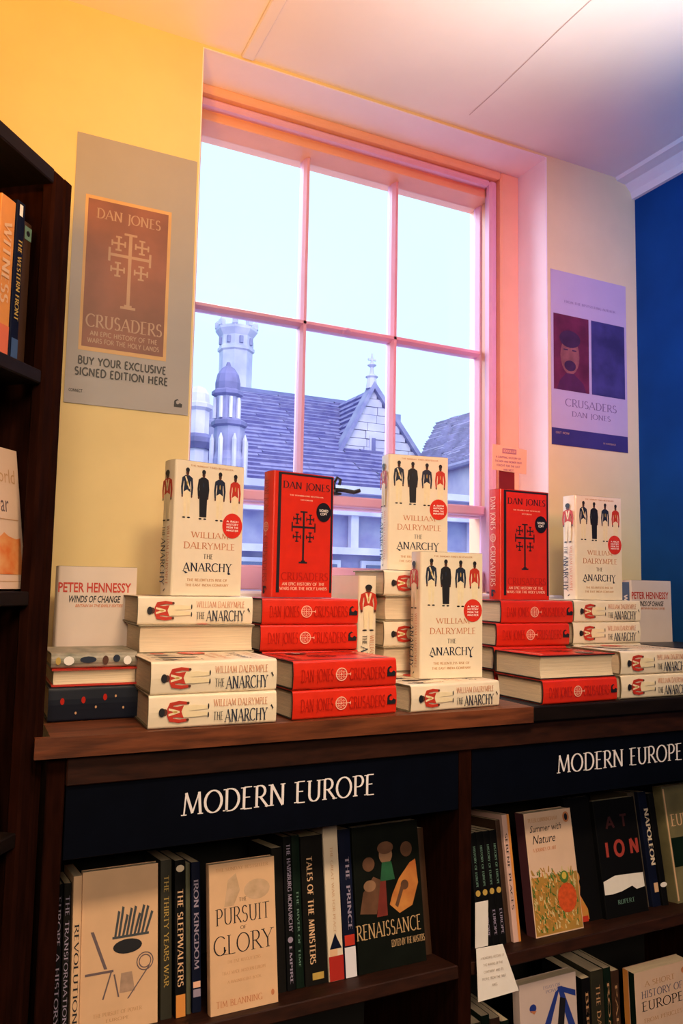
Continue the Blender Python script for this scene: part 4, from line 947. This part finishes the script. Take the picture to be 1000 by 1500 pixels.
# lower right shelf
SB2 = -1.1245
def bird(d, W, H):
    bl = mat('strong_blue_ink', (.02, .05, .32), .5, .2); d.text('ESSAYS ON', W*.56, H*.945, H*.020, lav, W*.3, thick=.15); d.text('POWER', W*.60, H*.915, H*.02, lav, W*.3, thick=.15)
    d.poly([(W*.66, H*.93), (W*.74, H*.93), (W*.98, H*.62), (W*.86, H*.62)], bl, 2); d.poly([(W*.70, H*.92), (W*.62, H*.90), (W*.30, H*.60), (W*.44, H*.60)], bl, 2)
    d.poly([(W*.72, H*.93), (W*.98, H*.88), (W*.98, H*.84), (W*.74, H*.89)], bl, 3); d.poly([(W*.70, H*.86), (W*.80, H*.84), (W*.74, H*.62), (W*.62, H*.62)], ink, 3)
    d.ell(W*.22, H*.83, W*.06, H*.028, bl, 2); d.poly([(W*.16, H*.82), (W*.28, H*.81), (W*.24, H*.79)], ink_orange, 3)
    d.rect(W*.1, W*.9, H*.3, H*.58, bl, 2); d.text('FOUNDER', W*.5, H*.2, H*.05, ink, W*.7, thick=.15)
b = plain('white face-out book with bold blue shapes on the lower right shelf', .152, .024, .300, mat('pink_white_cover', (.74, .58, .54), .5, .04, 20), front=bird); low(b, 1.086, 1.350, back=3, z=SB2)
for i, (x, T_, m, H) in enumerate(((.965, .024, olive, .25), (.990, .020, greenc, .26), (1.012, .024, mat('umber_cover', (0, 0, 0)), .25), (1.038, .020, greenc, .24), (1.256, .024, blk, .28), (1.282, .036, olive, .29), (1.320, .020, greenc, .29), (1.342, .022, mat('umber_cover', (0, 0, 0)), .28), )):
    names = ('olive spine below the hanging white card', 'green spine below the hanging white card', 'umber spine below the hanging white card', 'second green spine, beside the blue-shape cover', 'black spine right of the blue-shape cover', 'broad olive spine in the lower right shelf', 'green spine next to the broad olive one', 'brown spine left of the short-history cover')
    b = plain(names[i], .13, T_, H, m, spine=vtxt(('THE BALKANS', 'IBERIA', 'THE ALPS', 'VIENNA', 'BERLIN', 'THE DANUBE', 'ROME', 'PARIS')[i], ink_tan, .1, .6, .3)); spine_out(b, x, 1.352, T_, back=3, z=SB2)
def short(d, W, H):
    sk = mat('soft_blue_print', (.12, .13, .22), .5, .1)
    d.text('A SHORT', W*.45, H*.90, H*.040, ink_tan, W*.55, thick=.12); d.text('HISTORY OF', W*.48, H*.82, H*.055, sk, W*.75, thick=.12); d.text('EUROPE', W*.48, H*.73, H*.07, ink, W*.75, thick=.10)
    d.ell(W*.90, H*.93, W*.05, H*.025, ink_orange, 2); d.text('FROM PERICLES', W*.48, H*.62, H*.03, ink_tan, W*.7, thick=.12)
b = plain('cream face-out short history book at the bottom right corner', .170, .034, .270, mat('peach_cover', (0, 0, 0)), front=short, spine=lambda d, H, T_: (d.rect(0, H, -T_*.5, -T_*.05, penguin_o, 1), d.rect(0, H, T_*.02, T_*.5, greenc, 1))); low(b, 1.396, 1.338, back=3, z=SB2)
# hanging card on the shelf edge
hc = empty('shelf_talker', (.929, 1.3025, SHZ+Z)); tag(hc, 'bent white paper card hanging from the shelf edge by the divider', 'card')
mb = MB(); mb.box(.001, .0315, .0, .0008, .030, .115, white_pap); build(mb, 'upright_strip', hc)
mb = MB(); P_ = [(.001, -.002, .030), (.0315, -.002, .030), (.066, -.012, .027), (.098, -.018, -.058), (-.006+.001, -.014, -.060)]
P_ = [(-.026, -.004, .032), (.0315, -.006, .031), (.066, -.008, .030), (.094, -.020, -.056), (-.004, -.020, -.058)]
P_ = [(.0005, -.004, .031), (.062, -.006, .030), (.090, -.020, -.056), (-.006, -.020, -.058)]
mb.add(P_+[(a, b+.0008, c) for a, b, c in P_], [(0, 1, 2, 3), (7, 6, 5, 4), (0, 4, 5, 1), (1, 5, 6, 2), (2, 6, 7, 3), (3, 7, 4, 0)], white_pap); build(mb, 'hanging_flap', hc)
fl = Vector(P_[1])-Vector(P_[0]); fl.normalize(); dn = (Vector(P_[3])-Vector(P_[0])); vv = (-dn+fl*dn.dot(fl)).normalized()
d = Decal(Vector(P_[3])+Vector((.006, 0, 0)), fl, vv)
for j in range(5): d.text(('A WONDERFUL ACCOUNT OF', 'THE MAKING OF THE', 'CONTINENT AND ITS', 'PEOPLE FROM THE FIRST', 'KINGS')[j], .034, .072-.012*j, .004, mat('pale_grey_print', (.55, .48, .42), .6, .1), (.055, .045, .045, .055, .012)[j], serif=False, thick=.18, layer=2)
d.build('printed_lines', hc)

# ---------------------------------------------------------------- books in the tall bookcase
def tall(b, x, y, z, T_=None, back=0, lean=0):
    if T_: b.matrix_world = in_tall(x+T_, y, z, back=back, lean=lean) @ Matrix.Rotation(pi/2, 4, 'Z')
    else: b.matrix_world = in_tall(x, y, z, back=back, lean=lean)
z1 = SH[0]+.0005
for lb, x, T_, H, m, sp, y in (
  ('orange spine at the left edge of the tall bookcase, upper shelf', -.131, .035, .255, penguin_o, lambda d, H, T_: (d.rect(H*.78, H*.995, -T_*.45, T_*.45, mat('coral_ink', (.75, .16, .07), .5, .1), 2), d.text('WITNESS', H*.4, 0, T_*.5, tan, H*.5, thick=.2)), .036),
  ('navy spine with yellow lettering on the upper shelf', -.0950, .020, .262, navyc, lambda d, H, T_: (d.text('THE WESTERN FRONT', H*.48, 0, T_*.45, gold_ink, H*.5, thick=.2), d.rect(H*.02, H*.09, -T_*.3, T_*.1, white_ink, 2), d.rect(H*.84, H*.97, -T_*.4, T_*.4, mat('steel_blue_ink', (.05, .10, .22), .5, .1), 2)), .034),
  ('dark brown spine with a pale ornament at its head on the upper shelf', -.0744, .0205, .238, mat('umber_cover', (0, 0, 0)), lambda d, H, T_: (d.rect(H*.03, H*.12, -T_*.42, T_*.42, grn_ink, 2), d.ell(H*.075, 0, T_*.22, T_*.22, ink, 3)), .036)):
    b = plain(lb, .13, T_, H, m, spine=sp); tall(b, x, y, z1, T_, lean=0)
x = -.29
for i, (m, T_) in enumerate(((penguin_o, .03), (navyc, .025), (blk, .03), (olive, .035), (blk2, .03))):
    b = plain(('orange', 'navy', 'black', 'olive', 'charcoal')[i]+' book further left on the upper shelf, out of the frame', .13, T_, .24, m); tall(b, x, .036, z1, T_); x += T_+.001
def landscape(d, W, H):
    o2 = mat('burnt_orange_print', (.72, .16, .03), .5, .5, 30, col2=(.80, .38, .14), detail=8); 
    d.text('World', W*.93, H*.80, H*.10, ink_tan, W*.45, font=True, align='r'); d.text('War', W*.80, H*.60, H*.12, mat('grey_brown_print', (.18, .12, .12), .5, .1), W*.30, font=True, align='r')
    d.rect(W*.05, W*.95, H*.485, H*.49, ink_tan, 2)
    rnd = random.Random(4); pts = [(W*.04, H*.10)]; 
    top = [(W*(.04+.92*i/14), H*(.34+.10*rnd.random())) for i in range(15)]
    d.poly([(W*.04, H*.10)]+top+[] +[(W*.96, H*.10)], o2, 2)
    d.rect(W*.04, W*.96, H*.05, H*.055, ink_tan, 2)
b = plain('cream face-out book with an orange landscape in the tall bookcase', .150, .020, .222, mat('peach_cover', (0, 0, 0)), front=landscape); tall(b, -.1755, .030, SH[1]+.0035, back=8)
b = plain('bright orange book on the third shelf at the left edge', .15, .020, .180, penguin_o); tall(b, -.208, .030, SH[2]+.0025, back=5)
b = plain('cream book on the lowest visible shelf at the left edge', .15, .020, .300, tan); tall(b, -.215, .030, SH[3]+.0025, back=5)
# the annexe stands a little nearer than it was laid out
lb_.scale = (.9, .9, .9); lb_.location = (lb_.location.x*.9, 9.0, Z*.1)
